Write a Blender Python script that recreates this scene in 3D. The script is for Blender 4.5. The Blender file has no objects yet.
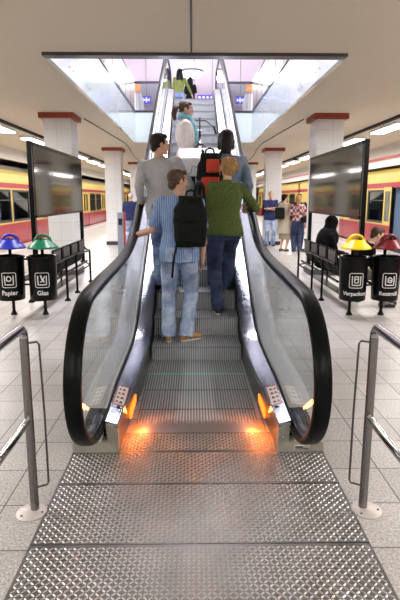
import bpy, math, random
from mathutils import Vector, Matrix, noise
random.seed(7)
PI = math.pi
sc = bpy.context.scene
C = sc.collection

# ------------------------------------------------------------------ camera
cd = bpy.data.cameras.new('camera'); cam = bpy.data.objects.new('camera', cd); C.objects.link(cam)
cd.sensor_fit = 'VERTICAL'; cd.sensor_height = 36.0; cd.lens = 520.6 / 600 * 36; cd.clip_end = 300
cam.location = (-0.033, 0, 1.572)
cam.rotation_euler = (Matrix.Rotation(-0.014, 4, 'Z') @ Matrix.Rotation(PI / 2 - 0.194, 4, 'X')
                      @ Matrix.Rotation(0.001, 4, 'Z')).to_euler()
sc.camera = cam
# ------------------------------------------------------------------ world, exposure
w = bpy.data.worlds.new('world'); sc.world = w; w.use_nodes = True
w.node_tree.nodes['Background'].inputs[0].default_value = (.8, .85, 1, 1)
w.node_tree.nodes['Background'].inputs[1].default_value = .15
sc.view_settings.view_transform = 'Standard'; sc.view_settings.look = 'None'
sc.view_settings.gamma = 1; sc.view_settings.exposure = -0.33
try:
    sc.cycles.max_bounces = 10; sc.cycles.glossy_bounces = 5; sc.cycles.transparent_max_bounces = 24
    sc.cycles.caustics_reflective = False; sc.cycles.caustics_refractive = False
    sc.cycles.sample_clamp_indirect = 6
except Exception:
    pass
CEIL, UPF, UPC, WV, VY1, VY2 = 3.18, 3.80, 6.95, 1.711, 6.323, 15.95

def area(name, loc, sx, sy, power, col=(1, .97, .95), rot=(0, 0, 0)):
    l = bpy.data.lights.new(name, 'AREA'); l.shape = 'RECTANGLE'; l.size = sx; l.size_y = sy
    l.energy = power; l.color = col
    o = bpy.data.objects.new(name, l); o.location = loc; o.rotation_euler = rot; C.objects.link(o); return o

# light of the fluorescent rows above both platform edges (the tubes themselves are built below)
for s in (-1, 1):
    for y, L, p in ((-1, 8, 290), (8, 8, 310), (17, 8, 330), (28, 12, 450), (42, 14, 520)):
        area('tube_light', (s * 4.55, y, CEIL - .16), .25, L, p)
# unseen lamp pair added over the middle of the platform behind the camera
for s in (-1, 1):
    area('tube_light', (s * 1.6, -2.2, CEIL - .16), .22, 4.5, 130, (1, .97, .93))
# light of the round hall lamp and of square lamps added out of view
for x, y, p in ((-4.5, 9, 420), (4.5, 9, 420), (0, 8.2, 420), (0, 12.5, 480), (-4.5, 15, 420), (4.5, 15, 420), (0, 24, 800)):
    area('hall_light', (x, y, UPC - .3), 1.3, 1.3, p, (.96, .94, 1))

# ------------------------------------------------------------------ materials
MATS = {}
def mat(name, col, rough=.5, metal=0.0, emis=None, es=0, noise_amt=0, noise_scale=20, bump=0, bscale=60, coat=0, spec=None, bdist=.01):
    if name in MATS: return MATS[name]
    m = bpy.data.materials.new(name); m.use_nodes = True
    nt = m.node_tree; N = nt.nodes; L = nt.links; b = N['Principled BSDF']
    b.inputs['Base Color'].default_value = (*col, 1); b.inputs['Roughness'].default_value = rough
    b.inputs['Metallic'].default_value = metal
    if coat: b.inputs['Coat Weight'].default_value = coat; b.inputs['Coat Roughness'].default_value = .08
    if spec is not None: b.inputs['Specular IOR Level'].default_value = spec
    if emis: b.inputs['Emission Color'].default_value = (*emis, 1); b.inputs['Emission Strength'].default_value = es
    tc = N.new('ShaderNodeTexCoord')
    n = N.new('ShaderNodeTexNoise'); n.inputs['Scale'].default_value = noise_scale; n.inputs['Detail'].default_value = 5
    L.new(tc.outputs['Object'], n.inputs['Vector'])
    if noise_amt:
        mp = N.new('ShaderNodeMapRange'); mp.inputs['To Min'].default_value = 1 - noise_amt; mp.inputs['To Max'].default_value = 1 + noise_amt
        mp.inputs['From Min'].default_value = .25; mp.inputs['From Max'].default_value = .75
        L.new(n.outputs['Fac'], mp.inputs['Value'])
        mx = N.new('ShaderNodeVectorMath'); mx.operation = 'SCALE'; mx.inputs[0].default_value = col
        L.new(mp.outputs[0], mx.inputs['Scale']); L.new(mx.outputs[0], b.inputs['Base Color'])
    if bump:
        n2 = N.new('ShaderNodeTexNoise'); n2.inputs['Scale'].default_value = bscale; n2.inputs['Detail'].default_value = 4
        L.new(tc.outputs['Object'], n2.inputs['Vector'])
        bp = N.new('ShaderNodeBump'); bp.inputs['Strength'].default_value = bump; bp.inputs['Distance'].default_value = bdist
        L.new(n2.outputs['Fac'], bp.inputs['Height']); L.new(bp.outputs[0], b.inputs['Normal'])
    MATS[name] = m; return m

def nodes_of(m): return m.node_tree.nodes, m.node_tree.links, m.node_tree.nodes['Principled BSDF']

def thin_glass(name, tint=(.93, .97, .96), rough=.02, base=.04, boost=1.0):
    m = bpy.data.materials.new(name); m.use_nodes = True
    nt = m.node_tree; N = nt.nodes; L = nt.links
    N.remove(N['Principled BSDF'])
    t = N.new('ShaderNodeBsdfTransparent'); t.inputs[0].default_value = (*tint, 1)
    g = N.new('ShaderNodeBsdfGlossy'); g.inputs['Roughness'].default_value = rough; g.inputs[0].default_value = (.97, 1, 1, 1)
    f = N.new('ShaderNodeLayerWeight'); f.inputs[0].default_value = .5
    pw = N.new('ShaderNodeMath'); pw.operation = 'POWER'; pw.inputs[1].default_value = 5; L.new(f.outputs['Facing'], pw.inputs[0])
    mm = N.new('ShaderNodeMath'); mm.operation = 'MULTIPLY_ADD'; mm.inputs[1].default_value = boost; mm.inputs[2].default_value = base; mm.use_clamp = True
    L.new(pw.outputs[0], mm.inputs[0])
    mx = N.new('ShaderNodeMixShader'); L.new(mm.outputs[0], mx.inputs[0]); L.new(t.outputs[0], mx.inputs[1]); L.new(g.outputs[0], mx.inputs[2])
    L.new(mx.outputs[0], N['Material Output'].inputs[0]); MATS[name] = m; return m

def ramp(N, pts):
    r = N.new('ShaderNodeValToRGB'); e = r.color_ramp.elements
    while len(e) < len(pts): e.new(.5)
    for i, (p, c) in enumerate(pts): e[i].position = p; e[i].color = (*c, 1)
    return r

def floor_mat():
    m = mat('floor_tile', (.45, .43, .41), .32, bump=.0)
    N, L, b = nodes_of(m); tc = N.new('ShaderNodeTexCoord')
    mp = N.new('ShaderNodeMapping'); mp.inputs['Rotation'].default_value = (0, 0, 0); mp.inputs['Location'].default_value = (.124, .02, 0)
    L.new(tc.outputs['Object'], mp.inputs['Vector'])
    br = N.new('ShaderNodeTexBrick'); br.offset = 0; br.inputs['Scale'].default_value = 1
    br.inputs['Brick Width'].default_value = .296; br.inputs['Row Height'].default_value = .355
    br.inputs['Mortar Size'].default_value = .0045; br.inputs['Mortar Smooth'].default_value = .1
    br.inputs['Color1'].default_value = (.50, .475, .46, 1); br.inputs['Color2'].default_value = (.41, .39, .38, 1)
    br.inputs['Mortar'].default_value = (.13, .12, .115, 1); br.inputs['Bias'].default_value = 0
    L.new(mp.outputs[0], br.inputs['Vector'])
    sp = N.new('ShaderNodeTexNoise'); sp.inputs['Scale'].default_value = 85; sp.inputs['Detail'].default_value = 3
    L.new(tc.outputs['Object'], sp.inputs['Vector'])
    st = N.new('ShaderNodeTexNoise'); st.inputs['Scale'].default_value = 1.3; st.inputs['Detail'].default_value = 6
    L.new(tc.outputs['Object'], st.inputs['Vector'])
    r1 = N.new('ShaderNodeMapRange'); r1.inputs['From Min'].default_value = .3; r1.inputs['From Max'].default_value = .7; r1.inputs['To Min'].default_value = .55; r1.inputs['To Max'].default_value = 1.4
    L.new(sp.outputs['Fac'], r1.inputs['Value'])
    r2 = N.new('ShaderNodeMapRange'); r2.inputs['From Min'].default_value = .3; r2.inputs['From Max'].default_value = .7; r2.inputs['To Min'].default_value = .85; r2.inputs['To Max'].default_value = 1.1
    L.new(st.outputs['Fac'], r2.inputs['Value'])
    mu = N.new('ShaderNodeMath'); mu.operation = 'MULTIPLY'; L.new(r1.outputs[0], mu.inputs[0]); L.new(r2.outputs[0], mu.inputs[1])
    vm = N.new('ShaderNodeVectorMath'); vm.operation = 'SCALE'; L.new(br.outputs['Color'], vm.inputs[0]); L.new(mu.outputs[0], vm.inputs['Scale'])
    L.new(vm.outputs[0], b.inputs['Base Color'])
    rr = N.new('ShaderNodeMapRange'); rr.inputs['To Min'].default_value = .22; rr.inputs['To Max'].default_value = .42
    L.new(st.outputs['Fac'], rr.inputs['Value']); L.new(rr.outputs[0], b.inputs['Roughness'])
    bp = N.new('ShaderNodeBump'); bp.inputs['Strength'].default_value = .5; bp.inputs['Distance'].default_value = .002; bp.invert = True
    L.new(br.outputs['Fac'], bp.inputs['Height']); L.new(bp.outputs[0], b.inputs['Normal'])
    return m

def tile_wall_mat(name, col, joint, w, h, rough=.25):
    m = mat(name, col, rough); N, L, b = nodes_of(m); tc = N.new('ShaderNodeTexCoord')
    mp = N.new('ShaderNodeMapping'); L.new(tc.outputs['Object'], mp.inputs['Vector'])
    sx = N.new('ShaderNodeSeparateXYZ'); L.new(mp.outputs[0], sx.inputs[0])
    ad = N.new('ShaderNodeMath'); ad.operation = 'ADD'; L.new(sx.outputs[0], ad.inputs[0]); L.new(sx.outputs[1], ad.inputs[1])
    cb = N.new('ShaderNodeCombineXYZ'); L.new(ad.outputs[0], cb.inputs[0]); L.new(sx.outputs[2], cb.inputs[1])
    br = N.new('ShaderNodeTexBrick'); br.offset = 0; br.inputs['Scale'].default_value = 1
    br.inputs['Brick Width'].default_value = w; br.inputs['Row Height'].default_value = h; br.inputs['Mortar Size'].default_value = .003
    br.inputs['Color1'].default_value = (*col, 1); br.inputs['Color2'].default_value = tuple(c * .97 for c in col) + (1,)
    br.inputs['Mortar'].default_value = (*joint, 1)
    L.new(cb.outputs[0], br.inputs['Vector']); L.new(br.outputs['Color'], b.inputs['Base Color']); return m

def step_mat(name, c1, c2):
    m = mat(name, c1, .5, .25); N, L, b = nodes_of(m); tc = N.new('ShaderNodeTexCoord')
    sx = N.new('ShaderNodeSeparateXYZ'); L.new(tc.outputs['Object'], sx.inputs[0])
    mu = N.new('ShaderNodeMath'); mu.operation = 'MULTIPLY'; mu.inputs[1].default_value = 2 * PI / .0215; L.new(sx.outputs[0], mu.inputs[0])
    si = N.new('ShaderNodeMath'); si.operation = 'SINE'; L.new(mu.outputs[0], si.inputs[0])
    r = ramp(N, [(.25, c2), (.6, c1)])
    mr = N.new('ShaderNodeMapRange'); mr.inputs['From Min'].default_value = -1; L.new(si.outputs[0], mr.inputs['Value'])
    L.new(mr.outputs[0], r.inputs[0]); L.new(r.outputs[0], b.inputs['Base Color'])
    bp = N.new('ShaderNodeBump'); bp.inputs['Strength'].default_value = .8; bp.inputs['Distance'].default_value = .004
    L.new(mr.outputs[0], bp.inputs['Height']); L.new(bp.outputs[0], b.inputs['Normal']); return m

def stripe_mat(name, ca, cb_, pitch, duty=.5, rough=.85):
    m = mat(name, ca, rough); N, L, b = nodes_of(m); tc = N.new('ShaderNodeTexCoord')
    n = N.new('ShaderNodeTexNoise'); n.inputs['Scale'].default_value = 5; L.new(tc.outputs['Object'], n.inputs['Vector'])
    sx = N.new('ShaderNodeSeparateXYZ'); L.new(tc.outputs['Object'], sx.inputs[0])
    a = N.new('ShaderNodeMath'); a.operation = 'MULTIPLY_ADD'; a.inputs[1].default_value = .025; L.new(n.outputs['Fac'], a.inputs[0]); L.new(sx.outputs[0], a.inputs[2])
    mu = N.new('ShaderNodeMath'); mu.operation = 'MULTIPLY'; mu.inputs[1].default_value = 2 * PI / pitch; L.new(a.outputs[0], mu.inputs[0])
    si = N.new('ShaderNodeMath'); si.operation = 'SINE'; L.new(mu.outputs[0], si.inputs[0])
    mr = N.new('ShaderNodeMapRange'); mr.inputs['From Min'].default_value = -1; L.new(si.outputs[0], mr.inputs['Value'])
    r = ramp(N, [(duty - .1, ca), (duty + .1, cb_)]); L.new(mr.outputs[0], r.inputs[0]); L.new(r.outputs[0], b.inputs['Base Color'])
    return m

def plaid_mat():
    m = mat('plaid', (.5, .1, .1), .85); N, L, b = nodes_of(m); tc = N.new('ShaderNodeTexCoord')
    ck = N.new('ShaderNodeTexChecker'); ck.inputs['Scale'].default_value = 12
    ck.inputs['Color1'].default_value = (.30, .03, .04, 1); ck.inputs['Color2'].default_value = (.55, .5, .5, 1)
    L.new(tc.outputs['Object'], ck.inputs['Vector']); L.new(ck.outputs[0], b.inputs['Base Color']); return m

def denim_mat(name, c1, c2, scale=7):
    m = mat(name, c1, .85, bump=.5, bscale=14, bdist=.03); N, L, b = nodes_of(m); tc = N.new('ShaderNodeTexCoord')
    n = N.new('ShaderNodeTexNoise'); n.inputs['Scale'].default_value = scale; n.inputs['Detail'].default_value = 4; n.inputs['Roughness'].default_value = .6
    L.new(tc.outputs['Object'], n.inputs['Vector'])
    r = ramp(N, [(.35, c1), (.65, c2)]); L.new(n.outputs['Fac'], r.inputs[0]); L.new(r.outputs[0], b.inputs['Base Color']); return m

floor_m = floor_mat()
ceil_m = mat('ceiling_plaster', (.74, .68, .56), .75, noise_amt=.05, noise_scale=120, bump=.3, bscale=150)
pillar_m = tile_wall_mat('pillar_tile', (.80, .82, .84), (.55, .57, .6), .36, .36)
redtrim_m = mat('brick_red_trim', (.30, .045, .02), .5)
plinth_m = mat('dark_plinth', (.035, .035, .04), .5)
steel_m = mat('brushed_steel', (.40, .39, .38), .28, 1, noise_amt=.06, noise_scale=30)
deck_m = mat('deck_steel', (.38, .40, .46), .24, 1, noise_amt=.05, noise_scale=9)
plate_m = mat('tread_steel', (.16, .155, .155), .42, .7, noise_amt=.2, noise_scale=6)
lens_m = mat('tread_lens', (.62, .61, .61), .30, .9, noise_amt=.1, noise_scale=6)
chrome_m = mat('polished_steel', (.52, .51, .52), .14, 1)
rubber_m = mat('black_rubber', (.004, .005, .005), .33, spec=.09)
black_m = mat('black_paint', (.004, .005, .005), .25, spec=.16)
blackmatte_m = mat('black_matte', (.01, .01, .012), .8)
skirt_m = mat('dark_skirt', (.06, .06, .065), .3, .6)
step_m = step_mat('step_ridges', (.42, .44, .47), (.17, .17, .19))
riser_m = step_mat('riser_ridges', (.60, .63, .67), (.24, .25, .27))
glass_m = thin_glass('balustrade_glass', (.92, .95, .95), .03, .05, .65)
pane_m = thin_glass('window_glass', (.75, .8, .8), .03, .06, 1.0)
fascia_m = mat('pale_fascia_glass', (.62, .70, .73), .06, 0, coat=.8)
frost_m = mat('frosted_panel', (.34, .27, .25), .3)
rail_dark_m = mat('dark_blue_rail', (.02, .022, .05), .35)
orange_e = mat('orange_lamp', (1, .3, .05), .5, emis=(1, .17, .01), es=3)
green_e = mat('green_gap_light', (.1, .5, .3), .5, emis=(.1, .9, .5), es=.5)
tube_e = mat('tube_glow', (1, 1, 1), .5, emis=(1, .97, .93), es=9)
drum_e = mat('round_lamp_glow', (1, 1, 1), .5, emis=(1, .97, 1), es=7)
white_m = mat('white_paint', (.8, .8, .8), .5)
lilac_m = mat('hall_ceiling', (.88, .81, .87), .35, noise_amt=.04, noise_scale=4)
red_m = mat('train_red', (.36, .014, .03), .3, coat=.3)
yel_m = mat('train_yellow', (.62, .45, .10), .35, coat=.2)
train_dark = mat('train_dark', (.02, .02, .025), .4)
train_int = mat('train_interior', (.40, .52, .62), .5)
train_glass = thin_glass('train_window_glass', (.55, .6, .6), .03, .12, 1)

# ------------------------------------------------------------------ mesh building
def frame_from(d, up=Vector((0, 0, 1))):
    d = d.normalized(); 
    if abs(d.dot(up)) > .98: up = Vector((0, 1, 0))
    s = d.cross(up).normalized(); u = s.cross(d).normalized(); return s, u

class MB:
    def __init__(self): self.v = []; self.f = []
    def add(self, vs, fs):
        n = len(self.v); self.v += [tuple(p) for p in vs]; self.f += [tuple(i + n for i in f) for f in fs]; return self
    def box(self, c, s, rz=0, bev=0):
        x, y, z = s[0] / 2, s[1] / 2, s[2] / 2
        if bev:
            b = min(bev, x * .9, y * .9, z * .9); P = []
            prof = []
            for cx, cy, a0 in ((x - b, y - b, 0), (-x + b, y - b, 90), (-x + b, -y + b, 180), (x - b, -y + b, 270)):
                for k in range(3):
                    a = math.radians(a0 + k * 45); prof.append((cx, cy, math.cos(a), math.sin(a)))
            n = len(prof); rings = [(-z, 0), (-z + b * .3, .7), (-z + b, 1), (z - b, 1), (z - b * .3, .7), (z, 0)]
            R = Matrix.Rotation(rz, 3, 'Z')
            for zz, k in rings:
                for px, py, ca, sa in prof: P.append(R @ Vector((px + ca * b * k, py + sa * b * k, zz)) + Vector(c))
            F = []
            for r in range(5):
                for i in range(n): j = (i + 1) % n; F.append((r * n + i, r * n + j, (r + 1) * n + j, (r + 1) * n + i))
            F.append(tuple(range(n - 1, -1, -1))); F.append(tuple(5 * n + i for i in range(n)))
            return self.add(P, F)
        R = Matrix.Rotation(rz, 3, 'Z')
        P = [R @ Vector((a * x, b * y, d * z)) + Vector(c) for d in (-1, 1) for a, b in ((-1, -1), (1, -1), (1, 1), (-1, 1))]
        return self.add(P, [(3, 2, 1, 0), (4, 5, 6, 7), (0, 1, 5, 4), (1, 2, 6, 5), (2, 3, 7, 6), (3, 0, 4, 7)])
    def box2(self, a, b, bev=0):
        return self.box([(a[i] + b[i]) / 2 for i in range(3)], [abs(b[i] - a[i]) for i in range(3)], bev=bev)
    def tube(self, pts, r, n=10, cap=True, flat=1.0):
        pts = [Vector(p) for p in pts]; rs = r if isinstance(r, (list, tuple)) else [r] * len(pts)
        P = []; m = len(pts); s0 = None
        for i, p in enumerate(pts):
            d = (pts[min(i + 1, m - 1)] - pts[max(i - 1, 0)]).normalized()
            if s0 is None: s, u = frame_from(d)
            else:
                s = (s0 - d * s0.dot(d)).normalized(); u = s.cross(d)
                u = -u if u.dot(u0) < 0 else u
            s0, u0 = s, u
            for k in range(n):
                a = 2 * PI * k / n; P.append(p + (s * math.cos(a) + u * math.sin(a) * flat) * rs[i])
        F = [(i * n + k, i * n + (k + 1) % n, (i + 1) * n + (k + 1) % n, (i + 1) * n + k) for i in range(m - 1) for k in range(n)]
        if cap: F.append(tuple(range(n - 1, -1, -1))); F.append(tuple((m - 1) * n + k for k in range(n)))
        return self.add(P, F)
    def ell(self, c, r, n=14, m=10, rot=None):
        P = []; F = []; c = Vector(c)
        if not isinstance(r, (tuple, list)): r = (r, r, r)
        for i in range(1, m):
            t = PI * i / m
            for k in range(n):
                a = 2 * PI * k / n
                q = Vector((r[0] * math.sin(t) * math.cos(a), r[1] * math.sin(t) * math.sin(a), r[2] * math.cos(t)))
                P.append(c + (rot @ q if rot else q))
        top = Vector((0, 0, r[2])); P.append(c + (rot @ top if rot else top)); P.append(c - (rot @ top if rot else top))
        for i in range(m - 2):
            for k in range(n): F.append((i * n + k, (i + 1) * n + k, (i + 1) * n + (k + 1) % n, i * n + (k + 1) % n))
        T = (m - 1) * n
        for k in range(n): F.append((T, k, (k + 1) % n)); F.append((T + 1, (m - 2) * n + (k + 1) % n, (m - 2) * n + k))
        return self.add(P, F)
    def cap(self, a, b, ra, rb, n=12):          # tapered capsule
        a = Vector(a); b = Vector(b); self.tube([a, b], [ra, rb], n); self.ell(a, ra, n, 8); return self.ell(b, rb, n, 8)
    def limb(self, pts, rs, n=12):
        self.tube(pts, rs, n)
        for p, r in zip(pts, rs): self.ell(p, r * .99, n, 8)
        return self
    def loft(self, rings, n=20, cap=True):      # (centre, half width a, half depth b, side vector, fwd vector)
        P = []
        for c, a, b, s, f in rings:
            for k in range(n):
                t = 2 * PI * k / n; P.append(Vector(c) + Vector(s) * a * math.cos(t) + Vector(f) * b * math.sin(t))
        m = len(rings)
        F = [(i * n + k, i * n + (k + 1) % n, (i + 1) * n + (k + 1) % n, (i + 1) * n + k) for i in range(m - 1) for k in range(n)]
        if cap: F.append(tuple(range(n - 1, -1, -1))); F.append(tuple((m - 1) * n + k for k in range(n)))
        return self.add(P, F)
    def lathe(self, prof, c=(0, 0, 0), n=28):   # prof (r,z)
        c = Vector(c); return self.loft([((c.x, c.y, c.z + z), max(r, 1e-4), max(r, 1e-4), (1, 0, 0), (0, 1, 0)) for r, z in prof], n)
    def prism_x(self, poly, x0, x1):            # polygon of (y,z) extruded in x
        n = len(poly); P = [(x0, y, z) for y, z in poly] + [(x1, y, z) for y, z in poly]
        F = [tuple(range(n)), tuple(range(2 * n - 1, n - 1, -1))] + [(i, i + n, (i + 1) % n + n, (i + 1) % n) for i in range(n)]
        return self.add(P, F)
    def sweep(self, path, sec, closed=True):    # path of (y,z), section of (x, n) where n is along the path's normal
        P = []; m = len(path); n = len(sec)
        for i, (y, z) in enumerate(path):
            a = path[max(i - 1, 0)]; b = path[min(i + 1, m - 1)]
            dy, dz = b[0] - a[0], b[1] - a[1]; l = math.hypot(dy, dz); ny, nz = -dz / l, dy / l
            for sx, sn in sec: P.append((sx, y + ny * sn, z + nz * sn))
        F = [(i * n + k, i * n + (k + 1) % n, (i + 1) * n + (k + 1) % n, (i + 1) * n + k) for i in range(m - 1) for k in range(n if closed else n - 1)]
        if closed: F.append(tuple(range(n - 1, -1, -1))); F.append(tuple((m - 1) * n + k for k in range(n)))
        return self.add(P, F)
    def mesh(self, name, smooth=False):
        me = bpy.data.meshes.new(name); me.from_pydata(self.v, [], self.f); me.validate()
        import bmesh
        bm = bmesh.new(); bm.from_mesh(me); bmesh.ops.recalc_face_normals(bm, faces=bm.faces); bm.to_mesh(me); bm.free()
        if smooth:
            for p in me.polygons: p.use_smooth = True
            try: me.set_sharp_from_angle(angle=math.radians(smooth if smooth is not True else 42))
            except Exception: pass
        me.update(); return me
    def build(self, name, m, parent=None, smooth=False, world=True, loc=None, label=None):
        return link(name, self.mesh(name, smooth), m, parent, world, loc, label)

def link(name, me, m, parent=None, world=True, loc=None, label=None):
    o = bpy.data.objects.new(name, me); C.objects.link(o)
    if m: me.materials.clear(); me.materials.append(MATS[m] if isinstance(m, str) else m)
    if loc: o.location = loc
    if parent is not None:
        o.parent = parent
        if world and parent.get('_w') is None and parent.type == 'EMPTY':
            o.matrix_parent_inverse = (Matrix.Translation(parent.location) @ parent.rotation_euler.to_matrix().to_4x4()).inverted()
    if label: o['label'] = label
    return o

def thing(name, label, cat, loc=(0, 0, 0), rz=0, group=None):
    o = bpy.data.objects.new(name, None); C.objects.link(o); o.location = loc; o.rotation_euler = (0, 0, rz)
    o.empty_display_size = .1; o['label'] = label; o['category'] = cat
    if group: o['group'] = group
    return o
def tag(o, label, cat, group=None):
    o['label'] = label; o['category'] = cat
    if group: o['group'] = group
    return o
def struct(name, mb, m, smooth=False):
    o = mb.build(name, m, smooth=smooth); o['kind'] = 'structure'; return o
def dup(o, parent=None):
    c = o.copy(); C.objects.link(c)
    if parent is not None:
        pi = c.matrix_parent_inverse.copy(); c.parent = parent; c.matrix_parent_inverse = pi
    for ch in list(o.children): dup(ch, c)
    return c
def copy_thing(root, loc, rz=0, label=None):
    c = dup(root); c.location = loc; c.rotation_euler = (0, 0, rz)
    if label: c['label'] = label
    return c
def text_mesh(s, size, depth=.001, align='CENTER'):
    cu = bpy.data.curves.new('t', 'FONT'); cu.body = s; cu.size = size; cu.extrude = depth; cu.align_x = align; cu.offset = size * .02
    cu.resolution_u = 3
    o = bpy.data.objects.new('t', cu); C.objects.link(o); dg = bpy.context.evaluated_depsgraph_get()
    me = bpy.data.meshes.new_from_object(o.evaluated_get(dg)); bpy.data.objects.remove(o); return me
def organic(mb, name, m, parent, voxel=.01, it=4, disp=0, dscale=.05, world=False, label=None):
    t = bpy.data.objects.new('tmp', mb.mesh('tmp')); C.objects.link(t)
    r = t.modifiers.new('r', 'REMESH'); r.mode = 'VOXEL'; r.voxel_size = voxel; r.use_smooth_shade = True
    s = t.modifiers.new('s', 'SMOOTH'); s.factor = .5; s.iterations = it
    if disp:
        tx = bpy.data.textures.new('n', 'CLOUDS'); tx.noise_scale = dscale; tx.noise_depth = 2
        d = t.modifiers.new('d', 'DISPLACE'); d.texture = tx; d.strength = disp; d.mid_level = .5; d.texture_coords = 'LOCAL'
    dg = bpy.context.evaluated_depsgraph_get(); me = bpy.data.meshes.new_from_object(t.evaluated_get(dg)); bpy.data.objects.remove(t)
    me.name = name
    for p in me.polygons: p.use_smooth = True
    return link(name, me, m, parent, world, label=label)

# ================================================================== SETTING
PX = 5.95
b = MB(); b.box2((-PX, -9, -1.2), (PX, 62, 0)); struct('floor', b, floor_m)
for s, nm in ((-1, 'left'), (1, 'right')):
    b = MB(); b.box2((s * (PX - .62), -9, 0), (s * (PX - .50), 62, .004)); struct('trim_%d' % (1 if s < 0 else 2), b, mat('tactile_white', (.75, .7, .68), .5))
    b = MB(); b.box2((s * PX, -9, -1.3), (s * 9.6, 62, -1.15)); struct('floor_track_' + nm, b, mat('ballast', (.07, .06, .05), .9, bump=1, bscale=30))
    b = MB(); b.box2((s * 9.6, -9, -1.3), (s * 9.9, 62, CEIL)); struct('wall_' + nm, b, mat('tunnel_wall', (.42, .38, .30), .6))
b = MB()
for x0, x1, y0, y1 in ((-9.9, 9.9, -9, VY1), (-9.9, -WV, VY1, VY2), (WV, 9.9, VY1, VY2), (-9.9, 9.9, VY2, 62)):
    b.box2((x0, y0, CEIL), (x1, y1, UPF - .02))
struct('ceiling', b, ceil_m)
b = MB(); b.box2((-9.9, 61.8, -1.3), (9.9, 62, CEIL)); struct('wall_back', b, mat('tunnel_wall', (.42, .38, .30), .6))
b = MB(); b.box2((-9.9, -9.2, -1.3), (9.9, -9, UPC)); struct('wall_front', b, mat('front_wall', (.55, .52, .47), .6))
# joint down the middle of the lower ceiling, and a cross joint strip
b = MB(); b.box2((-.055, -2, CEIL - .006), (-.035, VY1 - .02, CEIL)); struct('trim_3', b, plinth_m)
for s, i in ((-1, 11), (1, 12)):
    b = MB(); b.tube([(s * 2.27, 11.3, CEIL - .012), (s * 2.05, 16.2, CEIL - .012), (s * 2.1, 17.5, CEIL - .012), (s * 2.36, 21.6, CEIL - .012), (s * 2.4, 24.7, CEIL - .012)], .010, 8); struct('trim_%d' % i, b, plinth_m)

# beam along the near edge of the opening
b = MB(); b.box2((-WV - .02, VY1 - .02, CEIL - .035), (WV + .02, VY1 + .13, CEIL + .14)); struct('trim_4', b, mat('dark_steel', (.10, .10, .11), .35, .7))
# dark cable channels beside the tube rows
for s, i in ((-1, 5), (1, 6)):
    b = MB(); b.box2((s * 4.02, -8, CEIL - .05), (s * 4.10, 60, CEIL)); struct('trim_%d' % i, b, blackmatte_m)
# fascia above each track
for s, i in ((-1, 7), (1, 8)):
    b = MB(); b.box2((s * 5.98, -8, 2.78), (s * 6.1, 61, CEIL)); struct('trim_%d' % i, b, mat('cream_fascia', (.62, .58, .52), .6))
b = MB(); b.box2((5.93, -8, 2.74), (5.98, 61, 2.82)); struct('trim_9', b, mat('red_line', (.45, .05, .04), .5))
b = MB(); b.box2((5.96, -8, 2.52), (6.04, 61, 2.74)); struct('trim_10', b, mat('white_band', (.6, .6, .6), .5))
# upper hall
b = MB()
for x0, x1, y0, y1 in ((-9.9, 9.9, -9, VY1), (-9.9, -WV - .05, VY1, VY2), (WV + .05, 9.9, VY1, VY2), (-9.9, 9.9, VY2, 32)):
    b.box2((x0, y0, UPF - .02), (x1, y1, UPF))
struct('floor_upper', b, mat('upper_floor', (.75, .72, .74), .3))
b = MB(); b.box2((-9.9, -9, UPC), (9.9, 32, UPC + .2)); struct('ceiling_upper', b, lilac_m)
b = MB(); b.box2((-9.9, 31.8, UPF), (9.9, 32, UPC)); struct('wall_upper_back', b, mat('hall_wall', (.8, .72, .8), .5))
for s, nm in ((-1, 'left'), (1, 'right')):
    b = MB(); b.box2((s * 9.7, -9, UPF), (s * 9.9, 32, UPC)); struct('wall_upper_' + nm, b, 'hall_wall')

# pillars
k = 0
for s in (-1, 1):
    for j, y in enumerate((10.6, 17.7, 24.8, 31.9, 39.0)):
        side = 'left' if s < 0 else 'right'
        nm = ('nearest', 'second', 'third', 'fourth', 'farthest')[j]
        t = thing('pillar', '%s white tiled pillar with red top trim, %s of the escalator' % (nm, side), 'pillar', (s * 2.66, y + .31, 0), group='white pillars')
        b = MB(); b.box2((s * 2.40, y, .12), (s * 2.93, y + .62, CEIL - .1)); b.build('shaft', pillar_m, t)
        b = MB(); b.box2((s * 2.33, y - .07, CEIL - .10), (s * 3.00, y + .69, CEIL)); b.build('top_trim', redtrim_m, t)
        b = MB(); b.box2((s * 2.38, y - .02, 0), (s * 2.95, y + .64, .12)); b.build('plinth', plinth_m, t)

# fluorescent lamps
ORDS = 'nearest second third fourth fifth sixth seventh eighth ninth tenth eleventh twelfth thirteenth fourteenth fifteenth sixteenth seventeenth eighteenth'.split()
def ORD(y, y0): return ORDS[max(0, min(17, int((y - y0) / 2.9)))]
for s in (-1, 1):
    y = -3.0; i = 0
    while y < 58:
        side = 'left' if s < 0 else 'right'
        o_ = ORD(y, 8); t = thing('fluorescent_lamp', ('%s long white fluorescent lamp from the camera in the row above the %s platform edge' % (o_, side)) if y > 8 else 'long ceiling lamp out of sight above the %s platform edge, %s' % (side, ('rearmost of its row', 'second from the rear end', 'third from the rear end', 'fourth from the rear end')[min(3, int((y + 3) / 2.9))]), 'ceiling lamp', (s * 4.45, y + .75, CEIL), group='fluorescent lamps %s row' % side)
        b = MB(); b.box2((s * 4.28, y, CEIL - .06), (s * 4.62, y + 1.7, CEIL - .001)); b.build('housing', white_m, t)
        b = MB(); b.box2((s * 4.31, y + .03, CEIL - .09), (s * 4.59, y + 1.67, CEIL - .06)); b.build('diffuser', tube_e, t)
        if y > 10 and i % 2 == 0:
            sp = MB(); sp.lathe([(.0, 0), (.13, 0), (.14, -.03), (.10, -.07), (0, -.075)], (s * 4.2, y + 2.1, CEIL))
            tag(sp.build('loudspeaker', plinth_m, smooth=True), 'small round dark ceiling loudspeaker behind the %s lamp of the %s row' % (o_, side), 'loudspeaker', 'ceiling loudspeakers %s row' % side)
        y += 2.9; i += 1
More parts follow.
